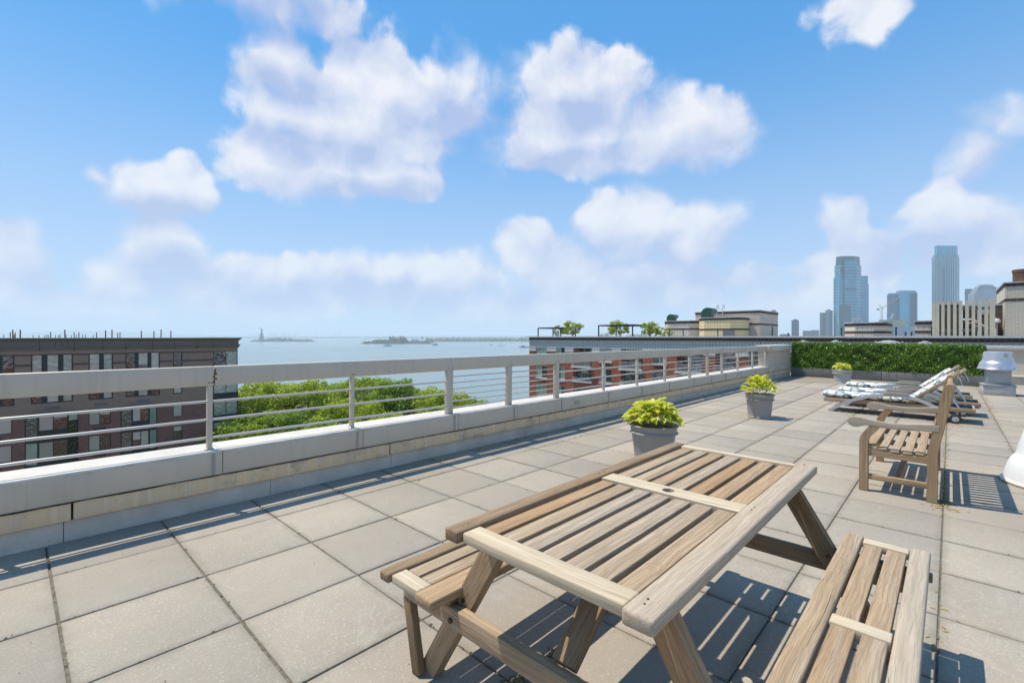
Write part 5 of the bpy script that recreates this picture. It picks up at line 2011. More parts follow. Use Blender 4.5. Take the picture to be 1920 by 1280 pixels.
def build_skyline():
    D = 1300.0
    WZ = WATER_Z
    # the far bank under the towers
    island('city_bank', [(1150, 0), (1300, 0), (1500, 0), (1700, 0), (2000, 0), (2300, 0)], 1180, 900, 4, 'land')

    def tow(parent, name, px0, px1, top, mat, d=D, dep=40, base=None, ch=0.0, skew=0.0, taper=0.0):
        """Tower shaft between two bearings with chamfered corners."""
        a, b = at(px0, top, d), at(px1, top, d)
        w = (b - a).length
        c = ch * w
        FD = ((a + b) / 2).xy.to_3d().normalized()          # the blocks face the river, towards the viewer's bank
        SD = (b - a).normalized()

        def ring(k):
            pts = [(c, 0), (w - c, 0), (w, c), (w, dep - c), (w - c, dep), (c, dep), (0, dep - c), (0, c)] if c else [(0, 0), (w, 0), (w, dep), (0, dep)]
            out = []
            for s, t_ in pts:
                s2 = w / 2 + (s - w / 2) * k
                q = a + SD * s2 + FD * (dep / 2 + (t_ - dep / 2) * k)
                out.append((q.x, q.y))
            return out
        e = MB()
        e.frustum(ring(1.0), base if base is not None else WZ + 4, ring(1.0 - taper), a.z)
        return e.build(name, MAT[mat], parent)

    def T(px, label, d=D, name='office_tower'):
        q = at(px, 631, d)
        return thing(name, (q.x, q.y, WZ + 4), label, 'tower')
    zf = lambda py, d=D: at(0, py, d).z
    # tall stepped glass tower
    t = T(1590, 'tall grey glass tower with stepped shoulders and dark top, left of the crane')
    tow(t, 'lower_shaft', 1562.5, 1614.5, 520, 'tower_grey', ch=.22, dep=62)
    tow(t, 'middle_shaft', 1564.5, 1615, 497, 'tower_grey', D + 2, 58, zf(520), .22)
    tow(t, 'crown', 1566.5, 1613, 480, 'tower_dark', D + 4, 54, zf(497), .24, taper=.05)
    tow(t, 'front_panel', 1583, 1606.5, 488, 'tower_grey', D - 3, 8, zf(640))
    tow(t, 'side_wing', 1614, 1627.5, 517, 'tower_grey', D + 16, 36)
    tow(t, 'side_wing_base', 1616, 1628.8, 532, 'tower_grey', D + 18, 38)
    tow(t, 'plant_slot', 1584, 1606, 539.5, 'tower_dark', D - 3.6, 1.2, zf(544))
    tow(t, 'front_edge', 1576, 1583, 500, 'tower_dark', D - 1, 6, zf(512))
    tow(t, 'entrance_panel', 1575, 1595, 572, 'tower_dark', D - 3.8, 1.0)
    # teal pair
    t = T(1693, 'teal glass tower with flat pale top behind the red crane')
    tow(t, 'main_shaft', 1679, 1720.5, 548, 'tower_teal', D + 80, 46, ch=.2)
    tow(t, 'left_shaft', 1663, 1682, 552, 'tower_deep', D + 76, 40, ch=.15)
    tow(t, 'right_facet', 1706, 1719, 549.5, 'tower_deep', D + 79, 3)
    tow(t, 'roof_cap', 1680, 1718, 544.5, 'tower_cap', D + 84, 40, zf(548, D + 80), .2)
    tow(t, 'left_cap', 1665, 1681, 549.5, 'tower_cap', D + 80, 34, zf(552, D + 76), .15)
    # tallest tower with vertical fins
    t = T(1773, 'tallest pale blue tower with white vertical fins and recessed crown')
    tow(t, 'shaft', 1747, 1799, 482, 'tower_pale', D + 40, 56, ch=.12)
    tow(t, 'shoulder', 1749.5, 1798, 477.5, 'tower_pale', D + 43, 50, zf(482, D + 40), .12)
    tow(t, 'crown', 1752, 1795.5, 460.5, 'tower_teal', D + 46, 44, zf(477.5, D + 43), .1)
    for i, px in enumerate((1752.5, 1755.5, 1758.5, 1762, 1765.5, 1777, 1781, 1785, 1789)):
        tow(t, 'fin', px, px + 1.1, 486 if i < 5 else 484, 'fin_white', D + 38.6, 1.6)
    for px in (1756, 1759, 1762, 1775, 1779, 1783, 1787):
        tow(t, 'crown_fin', px, px + 1.0, 463, 'fin_white', D + 45, 1.4, zf(476, D + 43))
    tow(t, 'recess', 1768, 1772, 500, 'tower_deep', D + 39, 1.2)
    # stepped tower
    t = T(1846, 'stepped grey blue tower with serrated crown right of the tallest tower')
    for a, b, top, z0 in ((1815, 1876, 550, None), (1819, 1874, 545.5, 550), (1822.5, 1871.5, 541, 545.5), (1827, 1868, 537, 541), (1833, 1863, 533.5, 537)):
        tow(t, 'tier', a, b, top, 'tower_conc', D + 100 + (1876 - b), 60 - (1876 - b), zf(z0, D + 100) if z0 else None, .2)
    for i in range(9):
        px = 1836 + i * 4.2
        tow(t, 'crown_rib', px, px + 2.2, 534.5 + abs(i - 3.5) * .9, 'tower_blue', D + 108 - abs(i - 4), 12, zf(546, D + 100))
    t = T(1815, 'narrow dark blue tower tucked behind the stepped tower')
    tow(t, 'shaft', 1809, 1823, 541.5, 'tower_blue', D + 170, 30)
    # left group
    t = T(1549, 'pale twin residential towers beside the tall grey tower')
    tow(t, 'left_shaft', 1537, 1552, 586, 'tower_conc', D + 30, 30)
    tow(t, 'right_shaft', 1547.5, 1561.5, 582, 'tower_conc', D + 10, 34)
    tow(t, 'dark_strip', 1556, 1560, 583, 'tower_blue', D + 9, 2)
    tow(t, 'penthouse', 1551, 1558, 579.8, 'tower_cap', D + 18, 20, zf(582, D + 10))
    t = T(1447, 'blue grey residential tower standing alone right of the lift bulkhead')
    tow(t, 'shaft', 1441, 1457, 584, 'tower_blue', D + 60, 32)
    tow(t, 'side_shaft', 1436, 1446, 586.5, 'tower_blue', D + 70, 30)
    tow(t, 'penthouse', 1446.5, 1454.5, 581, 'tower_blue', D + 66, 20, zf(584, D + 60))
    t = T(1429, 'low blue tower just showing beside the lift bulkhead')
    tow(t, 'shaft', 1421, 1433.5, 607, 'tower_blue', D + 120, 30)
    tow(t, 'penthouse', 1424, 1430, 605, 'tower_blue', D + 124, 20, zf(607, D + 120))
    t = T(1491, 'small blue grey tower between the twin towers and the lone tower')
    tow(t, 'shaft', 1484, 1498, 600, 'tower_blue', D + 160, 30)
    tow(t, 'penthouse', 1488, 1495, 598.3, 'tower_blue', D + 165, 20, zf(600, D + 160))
    for px0, px1, top, lab in ((1505, 1521, 620.5, 'low dark block left of the low pale block on the far bank'), (1521, 1536, 619.5, 'low pale block beside the twin residential towers'),
                               (1700, 1717, 619, 'low pale block between the building site and the plant screen'), (1707, 1717, 613, 'small white block behind the low bulkhead'),
                               (1462, 1482, 627, 'long low block on the far bank left of the small tower'), (1868, 1884, 560, 'pale block beside the tiled brick bulkhead')):
        t = T((px0 + px1) / 2, lab, name='low_block')
        t["category"] = 'building'
        o = tow(t, 'shaft', px0, px1, top, 'tower_conc' if 'pale' in lab or 'white' in lab else 'tower_blue', D + 20, 30)
        tow(t, 'parapet', px0 - .1, px1 + .1, top - .8, 'tower_cap', D + 19.5, 31, zf(top, D + 20))
    # building site and cranes
    t = T(1675, 'tower under construction with yellow formwork and mauve netting', name='building_site')
    t["category"] = 'building'
    tow(t, 'netted_floors', 1655, 1674, 602, 'build_mauve', D - 100, 30)
    tow(t, 'netted_floors', 1674, 1697, 611, 'build_mauve', D - 104, 34)
    tow(t, 'formwork', 1673.5, 1697.5, 600, 'build_yellow', D - 106, 36, zf(611, D - 104))
    tow(t, 'formwork', 1648, 1672, 599.5, 'build_yellow', D - 101, 20, zf(603, D - 100))
    for (px, base, top, jx, jy, cx, cy, lab, m) in ((1653.5, 600, 578, 1689, 556, 1648, 571, 'red luffing tower crane on the building site', 'crane_red'), (1671, 600, 596, 1674.5, 588, 1669, 595, 'small white crane on the building site', 'fin_white')):
        d = D - 110
        q = at(px, base, d)
        t = thing('tower_crane', q, lab, 'crane')
        tp = at(px, top, d)

        def lattice(p0, p1, r, n, name):
            e = MB()
            p0, p1 = Vector(p0), Vector(p1)
            ax = (p1 - p0).normalized()
            u = ax.cross(FWD).normalized() * r
            w = FWD * r
            cs = [u + w, u - w, -u - w, -u + w]
            for c in cs:
                e.tube([p0 + c, p1 + c], r * .22, 4)
            for i in range(n):
                a, b = p0.lerp(p1, i / n), p0.lerp(p1, (i + 1) / n)
                e.tube([a + cs[0], b + cs[2]], r * .15, 4)
                e.tube([a + cs[1], b + cs[3]], r * .15, 4)
                e.tube([a + cs[1 if i % 2 else 0], b + cs[0 if i % 2 else 1]], r * .15, 4)
            e.build(name, MAT[m], t)
        lattice(q, tp, 1.3, 8, 'mast')
        lattice(tp, at(jx, jy, d), 1.1, 12, 'jib')
        cp = at(cx, cy, d)
        lattice(tp, cp, .8, 4, 'gantry')
        e = MB()
        e.tube([cp, at(jx, jy, d)], .15, 4)
        e.build('stay_cable', MAT['crane_far'], t)
        bq = at(cx - 1.5 if px < 1660 else cx, top + 2, d)
        e = MB()
        e.box(bq.x - 3, bq.x + 3, bq.y - 3, bq.y + 3, bq.z - 2, bq.z + 2)
        e.build('counterweight', MAT['crane_far'], t)


build_harbour()
build_skyline()

# ================================================================== FURNITURE ON THE TERRACE


def holed_board(name, parent, O, X, l, w, t, r, mat):
    n = 24
    hl, hw = l / 2, w / 2
    e = MB()
    ring, sq = [], []
    for k in range(n):
        a = 2 * math.pi * k / n
        c, s = math.cos(a), math.sin(a)
        ring.append((r * c, r * s))
        q = hw / max(abs(c), abs(s))
        sq.append((q * c, q * s))
    for z, flip in ((t / 2, False), (-t / 2, True)):
        vs = [(x, y, z) for x, y in ring + sq]
        fs = [(k, n + k, n + (k + 1) % n, (k + 1) % n) for k in range(n)]
        if flip:
            fs = [f[::-1] for f in fs]
        e.add(vs, fs)
        for s0, s1 in ((hw, hl), (-hl, -hw)):
            f = [(0, 1, 2, 3)]
            e.add([(s0, -hw, z), (s1, -hw, z), (s1, hw, z), (s0, hw, z)], f if not flip else [(3, 2, 1, 0)])
    e.add([(x, y, t / 2) for x, y in ring] + [(x, y, -t / 2) for x, y in ring], [((k + 1) % n, k, n + k, n + (k + 1) % n)[::-1] for k in range(n)])
    b = [(-hl, -hw), (hl, -hw), (hl, hw), (-hl, hw)]
    e.add([(x, y, -t / 2) for x, y in b] + [(x, y, t / 2) for x, y in b], [(k, (k + 1) % 4, 4 + (k + 1) % 4, 4 + k) for k in range(4)])
    me = e.mesh(name)
    me.materials.append(mat)
    return link(name, me, parent, basis(O, X, (0, 0, 1)))


def build_picnic_table():
    yc = .888
    t = thing('picnic_table', (1.93, yc, 0), 'weathered teak picnic table with slatted top, pale cross boards and umbrella hole', 'picnic table', deck=True)
    zt = .74
    th = .036
    X0, X1 = 1.02, 2.832
    tk, pale, sil, br = MAT['teak'], MAT['teak_pale'], MAT['teak_silver'], MAT['teak_brown']
    plank('edge_board', t, (X0 - .008, 1.235, zt - th / 2 + .001), (X1, 1.235, zt - th / 2 + .001), .066, th + .006, br, b=.007)
    plank('edge_board', t, (X0 - .012, .548, zt - th / 2 + .001), (X1, .548, zt - th / 2 + .001), .086, th + .008, sil, b=.010)
    ya, yb = 1.200, .592
    n = 7
    p = (ya - yb) / n
    for i in range(n):
        y = ya - p * (i + .5)
        for a, b in ((1.116, 1.884), (1.993, 2.768)):
            dz = random.uniform(-.002, .0)
            plank('slat', t, (a, y, zt - .005 - th / 2 + dz), (b, y, zt - .005 - th / 2 + dz), p - .021, th - .008, tk if random.random() < .8 else MAT['teak_orange'], b=.0025)
    plank('cross_board', t, (1.072, ya - .002, zt - th / 2 - .001), (1.072, yb + .002, zt - th / 2 - .001), .08, th, pale, b=.006)
    holed_board('cross_board', t, (1.9385, (ya + yb) / 2, zt - th / 2 - .001), (0, -1, 0), ya - yb - .004, .102, th - .004, .026, pale)
    plank('cross_board', t, (2.794, ya - .002, zt - th / 2 - .001), (2.794, yb + .002, zt - th / 2 - .001), .046, th, pale, b=.005)
    for x in (1.22, 2.60):
        plank('batten', t, (x, ya + .02, .680), (x, yb - .02, .680), .05, .045, br)
    plank('batten', t, (1.94, ya, .688), (1.94, ya - .24, .688), .05, .03, br)
    plank('batten', t, (1.94, yb + .24, .688), (1.94, yb, .688), .05, .03, br)
    for xl, xb in ((1.205, 1.155), (2.615, 2.665)):
        for s in (1, -1):
            top = (xl, yc + s * .285, .69)
            bot = (xl, yc + s * .70, .0)
            d = Vector(bot) - Vector(top)
            shaped('leg', t, [(0, -.040), (d.length + .022, -.040), (d.length - .022, .040), (0, .040)] if s > 0 else [(0, -.040), (d.length - .022, -.040), (d.length + .022, .040), (0, .040)],
                   .05, top, d, Vector((0, 1, 0)) if True else None, MAT['teak_orange'] if xl < 2 else br)
            plank('foot_strut', t, (xb, yc + s * .785, .298), (xb, yc + s * .715, .004), .05, .035, br, (1, 0, 0))
            bolt(t, (xb + (-.021 if xb < 2 else .021), yc + s * .49, .325), (-1 if xb < 2 else 1, 0, 0))
            bolt(t, (xl + (-.026 if xl < 2 else -.026), yc + s * .47, .39), (-1, 0, 0), .008)
        plank('cross_beam', t, (xb, yc + .80, .334), (xb, yc - .80, .334), .042, .076, MAT['teak'] if xb < 2 else br)
        for s in (1, -1):
            plank('bench_cleat', t, (xb, yc + s * .83, .388), (xb, yc + s * .50, .388), .045, .030, br)
        sx = 1 if xb < 2 else -1
        plank('brace', t, (xb + sx * .03, yc, .368), (xb + sx * .44, yc, .665), .085, .036, MAT['teak_brown'], (-.6 * sx, 0, .8))
    rnd = random.Random(12)
    for yy in (1.228, .556):
        for x in (1.06, 1.085, 1.92, 1.955, 2.785, 2.80):
            e = MB()
            e.tube([(x, yy + rnd.uniform(-.012, .012), zt - .004), (x, yy, zt + .0042 if yy > 1 else zt + .0056)], .0042, 8)
            e.build('screw', MAT['steel_dark'], t)
    # the two benches are fixed to the same frame
    zb = .44
    for nm, edges, slats in (('left_bench', ((1.672, .064, 'teak_brown'), (1.412, .100, 'teak_orange')), (1.637, 1.465)), ('right_bench', ((.347, .074, 'teak'), (.103, .070, 'teak_silver')), (.3085, .140))):
        y0, y1 = slats
        for (yy, w, m) in edges:
            plank('bench_edge', t, (1.028, yy, zb - .018), (2.835, yy, zb - .018), w, .038, MAT[m], b=.009)
        wd = (y0 - y1)
        for i in range(2):
            y = y0 - wd * (i + .5) / 2
            for a, b in ((1.118, 1.905), (1.976, 2.748)):
                plank('bench_slat', t, (a, y, zb - .021), (b, y, zb - .021), wd / 2 - .016, .03, MAT['teak'], b=.004)
        for x, w in ((1.078, .068), (1.9405, .064), (2.784, .060)):
            plank('bench_cross_board', t, (x, y0 - .001, zb - .0195), (x, y1 + .001, zb - .0195), w, .034, pale, b=.004)
    return t


def build_garden_bench():
    X0, X1 = 5.375, 6.80
    t = thing('garden_bench', ((X0 + X1) / 2, .35, 0), 'weathered teak garden bench with scroll arms and slatted back, seen end-on', 'bench', deck=True)
    wo, wt = MAT['teak_orange'], MAT['teak']
    LT = .055
    for x in (X0 + LT / 2, X1 - LT / 2):
        # front leg: straight, then an S into the arm
        shaped('front_leg', t, [(0, -.034), (.46, -.034), (.50, -.026), (.54, -.002), (.60, .040), (.64, .070), (.64, .130), (.60, .118), (.55, .085), (.50, .045), (.46, .034), (0, .034)],
               LT, (x, .587, 0), (0, 0, 1), (0, -1, 0), wo)
        # back leg: upright, raked above the seat
        shaped('back_leg', t, [(0, -.036), (.42, -.036), (.50, -.022), (1.005, .078), (1.02, .100), (1.015, .128), (1.0, .140), (.52, .052), (.42, .036), (0, .036)],
               LT, (x, .115, 0), (0, 0, 1), (0, -1, 0), wo)
        # scroll arm
        arm = [(-.02, .012), (.0, .030), (.04, .040), (.09, .036), (.18, .018), (.30, .010), (.42, .018), (.50, .030), (.62, .044), (.62, -.020), (.50, -.026), (.40, -.036), (.28, -.040), (.18, -.030), (.11, -.026), (.08, -.040), (.05, -.052), (.015, -.050), (-.012, -.034), (-.024, -.012)]
        shaped('arm', t, arm, .06, (x, .690, .628), (0, -1, 0), (0, 0, 1), MAT['teak_silver'], .006)
        plank('side_stretcher', t, (x, .556, .133), (x, .148, .133), .03, .05, wo)
        rail = [(0, .012), (.08, -.006), (.20, -.020), (.32, -.018), (.41, -.004), (.41, -.070), (0, -.070)]
        shaped('seat_rail', t, rail, .032, (x, .556, .392), (0, -1, 0), (0, 0, 1), wo)
    plank('front_rail', t, (X0 + LT, .587, .365), (X1 - LT, .587, .365), .032, .07, wt)
    plank('back_rail', t, (X0 + LT, .105, .365), (X1 - LT, .105, .365), .032, .06, wt)
    plank('long_stretcher', t, (X0 + .02, .35, .133), (X1 - .02, .35, .133), .045, .03, wo)
    xm = (X0 + X1) / 2
    plank('middle_rail', t, (xm, .575, .35), (xm, .12, .35), .035, .05, wo)
    for y, z in ((.538, .414), (.452, .398), (.366, .388), (.280, .386), (.196, .394)):
        tilt = (0, .16 if y > .45 else (-.10 if y < .25 else 0), 1)
        plank('seat_slat', t, (X0 + .012, y, z), (X1 - .012, y, z), .062, .022, wt, tilt, .004)
    # back: lower rail, top rail, upright slats following the rake

    def bk(z):
        return .115 - max(0, (z - .46)) * .2
    plank('back_lower_rail', t, (X0 + LT, bk(.52), .52), (X1 - LT, bk(.52), .52), .035, .055, wt, (0, .2, 1))
    plank('back_top_rail', t, (X0 + LT, bk(.95), .945), (X1 - LT, bk(.95), .945), .035, .095, wt, (0, -.2, 1))
    n = 14
    for i in range(n):
        x = X0 + LT + (X1 - X0 - 2 * LT) * (i + .5) / n
        plank('back_slat', t, (x, bk(.545), .545), (x, bk(.90), .90), .052, .016, wt, (0, 1, .2), .003)
    return t


def hosta_leaf(seed, L_, W_):
    rnd = random.Random(seed)
    e = MB()
    n, m = 9, 5
    bend = rnd.uniform(.35, .8)
    for i in range(n + 1):
        f = i / n
        w = W_ * (math.sin(math.pi * min(1, f ** .72)) ** .75) * (1 if f < .98 else .2) + .001
        x = L_ * f * (1 - .12 * bend * f)
        z = L_ * (.16 * math.sin(f * 2.2) - bend * .38 * f * f)
        for k in range(m):
            s = (k / (m - 1) - .5) * 2
            e.v.append((x, s * w / 2, z + abs(s) * w * .22 + .008 * math.sin(f * 13 + s * 3 + seed)))
    for i in range(n):
        for k in range(m - 1):
            a = i * m + k
            e.f.append((a, a + 1, a + m + 1, a + m))
    e.tube([(-L_ * .55, 0, -L_ * .35), (-L_ * .25, 0, -L_ * .1), (0.004, 0, 0.0)], .0045, 5)
    me = e.mesh('leaf', True)
    me.materials.append(MAT['hosta'])
    return me


def build_pots():
    leaves = [hosta_leaf(i, L_, W_) for i, (L_, W_) in enumerate(((.19, .125), (.21, .14), (.17, .12), (.22, .115), (.19, .10)))]
    #  x, y, rim radius, base radius, height, leaves, spread, rise, pointed, label
    spec = [(5.02, 2.48, .275, .20, .40, 120, .32, .16, False, 'grey resin pot of full yellow-green hosta right behind the picnic table'),
            (8.95, 2.44, .24, .175, .41, 80, .27, .20, True, 'grey resin pot of spiky yellow-green hosta alone in mid-terrace'),
            (17.60, 2.45, .265, .20, .40, 44, .25, .14, False, 'pale grey pot of yellow hosta in front of the hedge')]
    for pi, (x, y, r1, r0, h, n, sp, rise, pointed, lab) in enumerate(spec):
        t = thing('potted_hosta', (x, y, 0), lab, 'potted plant', 'hosta pots on the terrace', deck=True)
        pm = MAT['pot_lite'] if pi == 2 else MAT['pot']
        prof = [(r0 * .6, .0), (r0 + .012, .0), (r0 + .016, .012), (r0 + .008, .03), (r0 + (r1 - r0) * .12, .05), (r1 - .035, h * .74), (r1 - .03, h * .76), (r1 - .008, h * .77), (r1 - .002, h * .785), (r1 - .008, h * .80), (r1 - .026, h * .82),
                (r1 - .018, h * .93), (r1 - .004, h * .965), (r1 + .004, h * .985), (r1, h), (r1 - .022, h), (r1 - .032, h * .96), (r1 - .045, h * .86)]
        e = MB()
        e.lathe(prof, 48, (0, 0, 0))
        e.build('pot', pm, t, True, local=True)
        e = MB()
        e.lathe([(r1 - .05, 0), (r1 * .5, .012), (.01, .018)], 24, (0, 0, h * .9))
        e.build('soil', MAT['soil'], t, True, local=True)
        rnd = random.Random(40 + pi)
        for i in range(n):
            f = (i + .5) / n
            az = i * 2.39996 + rnd.uniform(-.25, .25)
            rad = sp * math.sqrt(f) * rnd.uniform(.8, 1.05)
            zz = h + .03 + rise * (1 - (rad / sp) ** 2) + rnd.uniform(-.02, .02)
            pitch = -(.75 - .95 * (rad / sp)) + rnd.uniform(-.25, .25)          # inner leaves stand up, outer ones droop
            if pointed:
                pitch -= .25
            base = Vector((math.cos(az) * rad * .72, math.sin(az) * rad * .72, zz))
            k = rnd.randrange(3) if not pointed else 3 + rnd.randrange(2)
            s = rnd.uniform(.55, .95) * (.92 if pi < 2 else .9)
            Mx = Matrix.Translation(base) @ Matrix.Rotation(az + rnd.uniform(-.5, .5), 4, 'Z') @ Matrix.Rotation(pitch, 4, 'Y') @ Matrix.Rotation(rnd.uniform(-.45, .45), 4, 'X') @ Matrix.Diagonal((s, s, s, 1))
            link('leaf', leaves[k], t, Mx, local=True)


def build_loungers():
    W = .33

    def proto():
        t = thing('sun_lounger', (0, 0, 0), '', 'sun lounger', 'sun loungers by the hedge', deck=True)
        tk = MAT['teak']
        for s in (-1, 1):
            plank('side_rail', t, (s * W, 1.79, .222), (s * W, -.30, .222), .035, .07, tk)
            # bowed metal leg and arm, one sweep from foot to axle
            pts = [(1.70, .012), (1.60, .085), (1.45, .185), (1.30, .262), (1.10, .335), (.92, .375), (.75, .392), (.58, .385), (.42, .350), (.28, .290), (.14, .205), (.0, .115), (-.05, .085)]
            e = MB()
            x0, x1 = s * (W + .022), s * (W + .062)
            n = len(pts)
            for i, (y, z) in enumerate(pts):
                a, b = pts[max(0, i - 1)], pts[min(n - 1, i + 1)]
                d = Vector((b[0] - a[0], b[1] - a[1])).normalized()
                nx, nz = -d.y * .027, d.x * .027
                e.v += [(x0, y + nx, z + nz), (x1, y + nx, z + nz), (x1, y - nx, z - nz), (x0, y - nx, z - nz)]
            for i in range(n - 1):
                for k in range(4):
                    a, b = i * 4 + k, i * 4 + (k + 1) % 4
                    e.f.append((a, b, b + 4, a + 4))
            e.f += [(3, 2, 1, 0), tuple((n - 1) * 4 + k for k in range(4))]
            e.build('bow_leg', MAT['grey_paint'], t, True, local=True)
            plank('arm_rest', t, (s * (W + .042), .90, .424), (s * (W + .042), .52, .418), .055, .02, tk)
            e = MB()
            c = (s * (W + .085), -.06, .080)
            tyre = e.tube([(c[0] + .052 * 0 + 0, -.06 + .062 * math.cos(a), .080 + .062 * math.sin(a)) for a in [2 * math.pi * i / 24 for i in range(25)]], .017, 8, False)
            w = e.build('wheel', MAT['rubber'], t, True, local=True)
            e = MB()
            e.tube([(c[0] - .012, -.06, .080), (c[0] + .012, -.06, .080)], .046, 20)
            e.tube([(c[0] - .02, -.06, .080), (c[0] + .02, -.06, .080)], .014, 12)
            e.build('hub', MAT['grey_paint'], w, True, local=True)
            plank('back_stile', t, (s * (W - .05), .56, .272), (s * (W - .05), -.105, .84), .032, .045, tk, (0, .6, .8))
            e = MB()
            e.tube([(s * (W - .05), .10, .62), (s * (W - .04), -.10, .26)], .011, 8)
            e.build('back_prop', MAT['alu'], t, True, local=True)
        for y in (1.775, -.285):
            plank('end_rail', t, (-W + .018, y, .222), (W - .018, y, .222), .03, .065, tk)
        for i in range(11):
            y = 1.70 - i * .11
            plank('slat', t, (-W + .018, y, .243), (W - .018, y, .243), .075, .016, tk)
        e = MB()
        e.box(-W + .02, W - .02, -.265, .40, .236, .244)
        e.build('sling_panel', MAT['dark_mesh'], t, local=True)
        for i in range(6):
            f = (i + .6) / 6.4
            y, z = .56 - .665 * f, .272 + .568 * f
            plank('back_slat', t, (-W + .06, y, z), (W - .06, y, z), .07, .016, tk, (0, .64, .77))
        e = MB()
        e.tube([(-W - .07, -.06, .08), (W + .07, -.06, .08)], .012, 8)
        e.build('axle', MAT['steel_dark'], t, True, local=True)
        # tufted cushion: seat part and back part in one sweep
        path = [(1.845, .315), (.62, .315), (.50, .335), (.02, .765)]
        segs = []
        tot = 0
        for a, b in zip(path, path[1:]):
            L_ = math.dist(a, b)
            segs.append((tot, tot + L_, a, b))
            tot += L_
        e = MB()
        N_, M_ = 96, 20
        for i in range(N_ + 1):
            s = tot * i / N_
            for (s0, s1, a, b) in segs:
                if s <= s1 + 1e-9:
                    f = (s - s0) / (s1 - s0)
                    y, z = a[0] + (b[0] - a[0]) * f, a[1] + (b[1] - a[1]) * f
                    d = Vector((b[0] - a[0], b[1] - a[1])).normalized()
                    break
            nx, nz = d.y, -d.x
            end = min(1, min(s, tot - s) / .05)
            end = math.sqrt(max(0, 1 - (1 - end) ** 2)) * .94 + .06
            puff = .70 + .30 * abs(math.sin(math.pi * s / .235))
            hw = .275 * (.93 + .07 * end)
            for k in range(M_):
                a = 2 * math.pi * k / M_
                ca, sa = math.cos(a), math.sin(a)
                cx = math.copysign(abs(ca) ** .5, ca) * hw
                hz = math.copysign(abs(sa) ** .8, sa) * .062 * end * (puff if sa > 0 else .8)
                dim = 1 - .22 * (abs(math.cos(cx / .55 * math.pi * 2)) ** 8) * (1 if sa > 0 else 0) * (1 - abs(math.sin(math.pi * s / .235)))
                e.v.append((cx, y + nx * hz * -1 * dim, z + nz * hz * -1 * dim))
        for i in range(N_):
            for k in range(M_):
                a, b = i * M_ + k, i * M_ + (k + 1) % M_
                e.f.append((a, b, b + M_, a + M_))
        e.f += [tuple(range(M_))[::-1], tuple(N_ * M_ + k for k in range(M_))]
        e.build('cushion', MAT['ikat'], t, True, local=True)
        for s in (-1, 1):
            e = MB()
            e.tube([(s * .24, .0, .765), (s * .25, -.07, .78), (s * .26, -.12, .70), (s * .24, -.14, .62)], .006, 5)
            e.build('tie', MAT['strap'], t, True, local=True)
        return t
    p = proto()
    for i, (x, dy, lab) in enumerate(((11.08, 0, 'nearest of three teak sun loungers with blue and cream ikat cushion, wheel in plain view'),
                                      (12.15, -.10, 'middle sun lounger with ikat cushion, half hidden by the nearest lounger'),
                                      (13.65, -.03, 'farthest sun lounger with ikat cushion, closest to the hedge and its pot'))):
        o = p if i == 0 else copy_tree(p)
        if i:
            ON_DECK.append(o)
        o.location = (x, dy, 0)
        o["label"] = lab


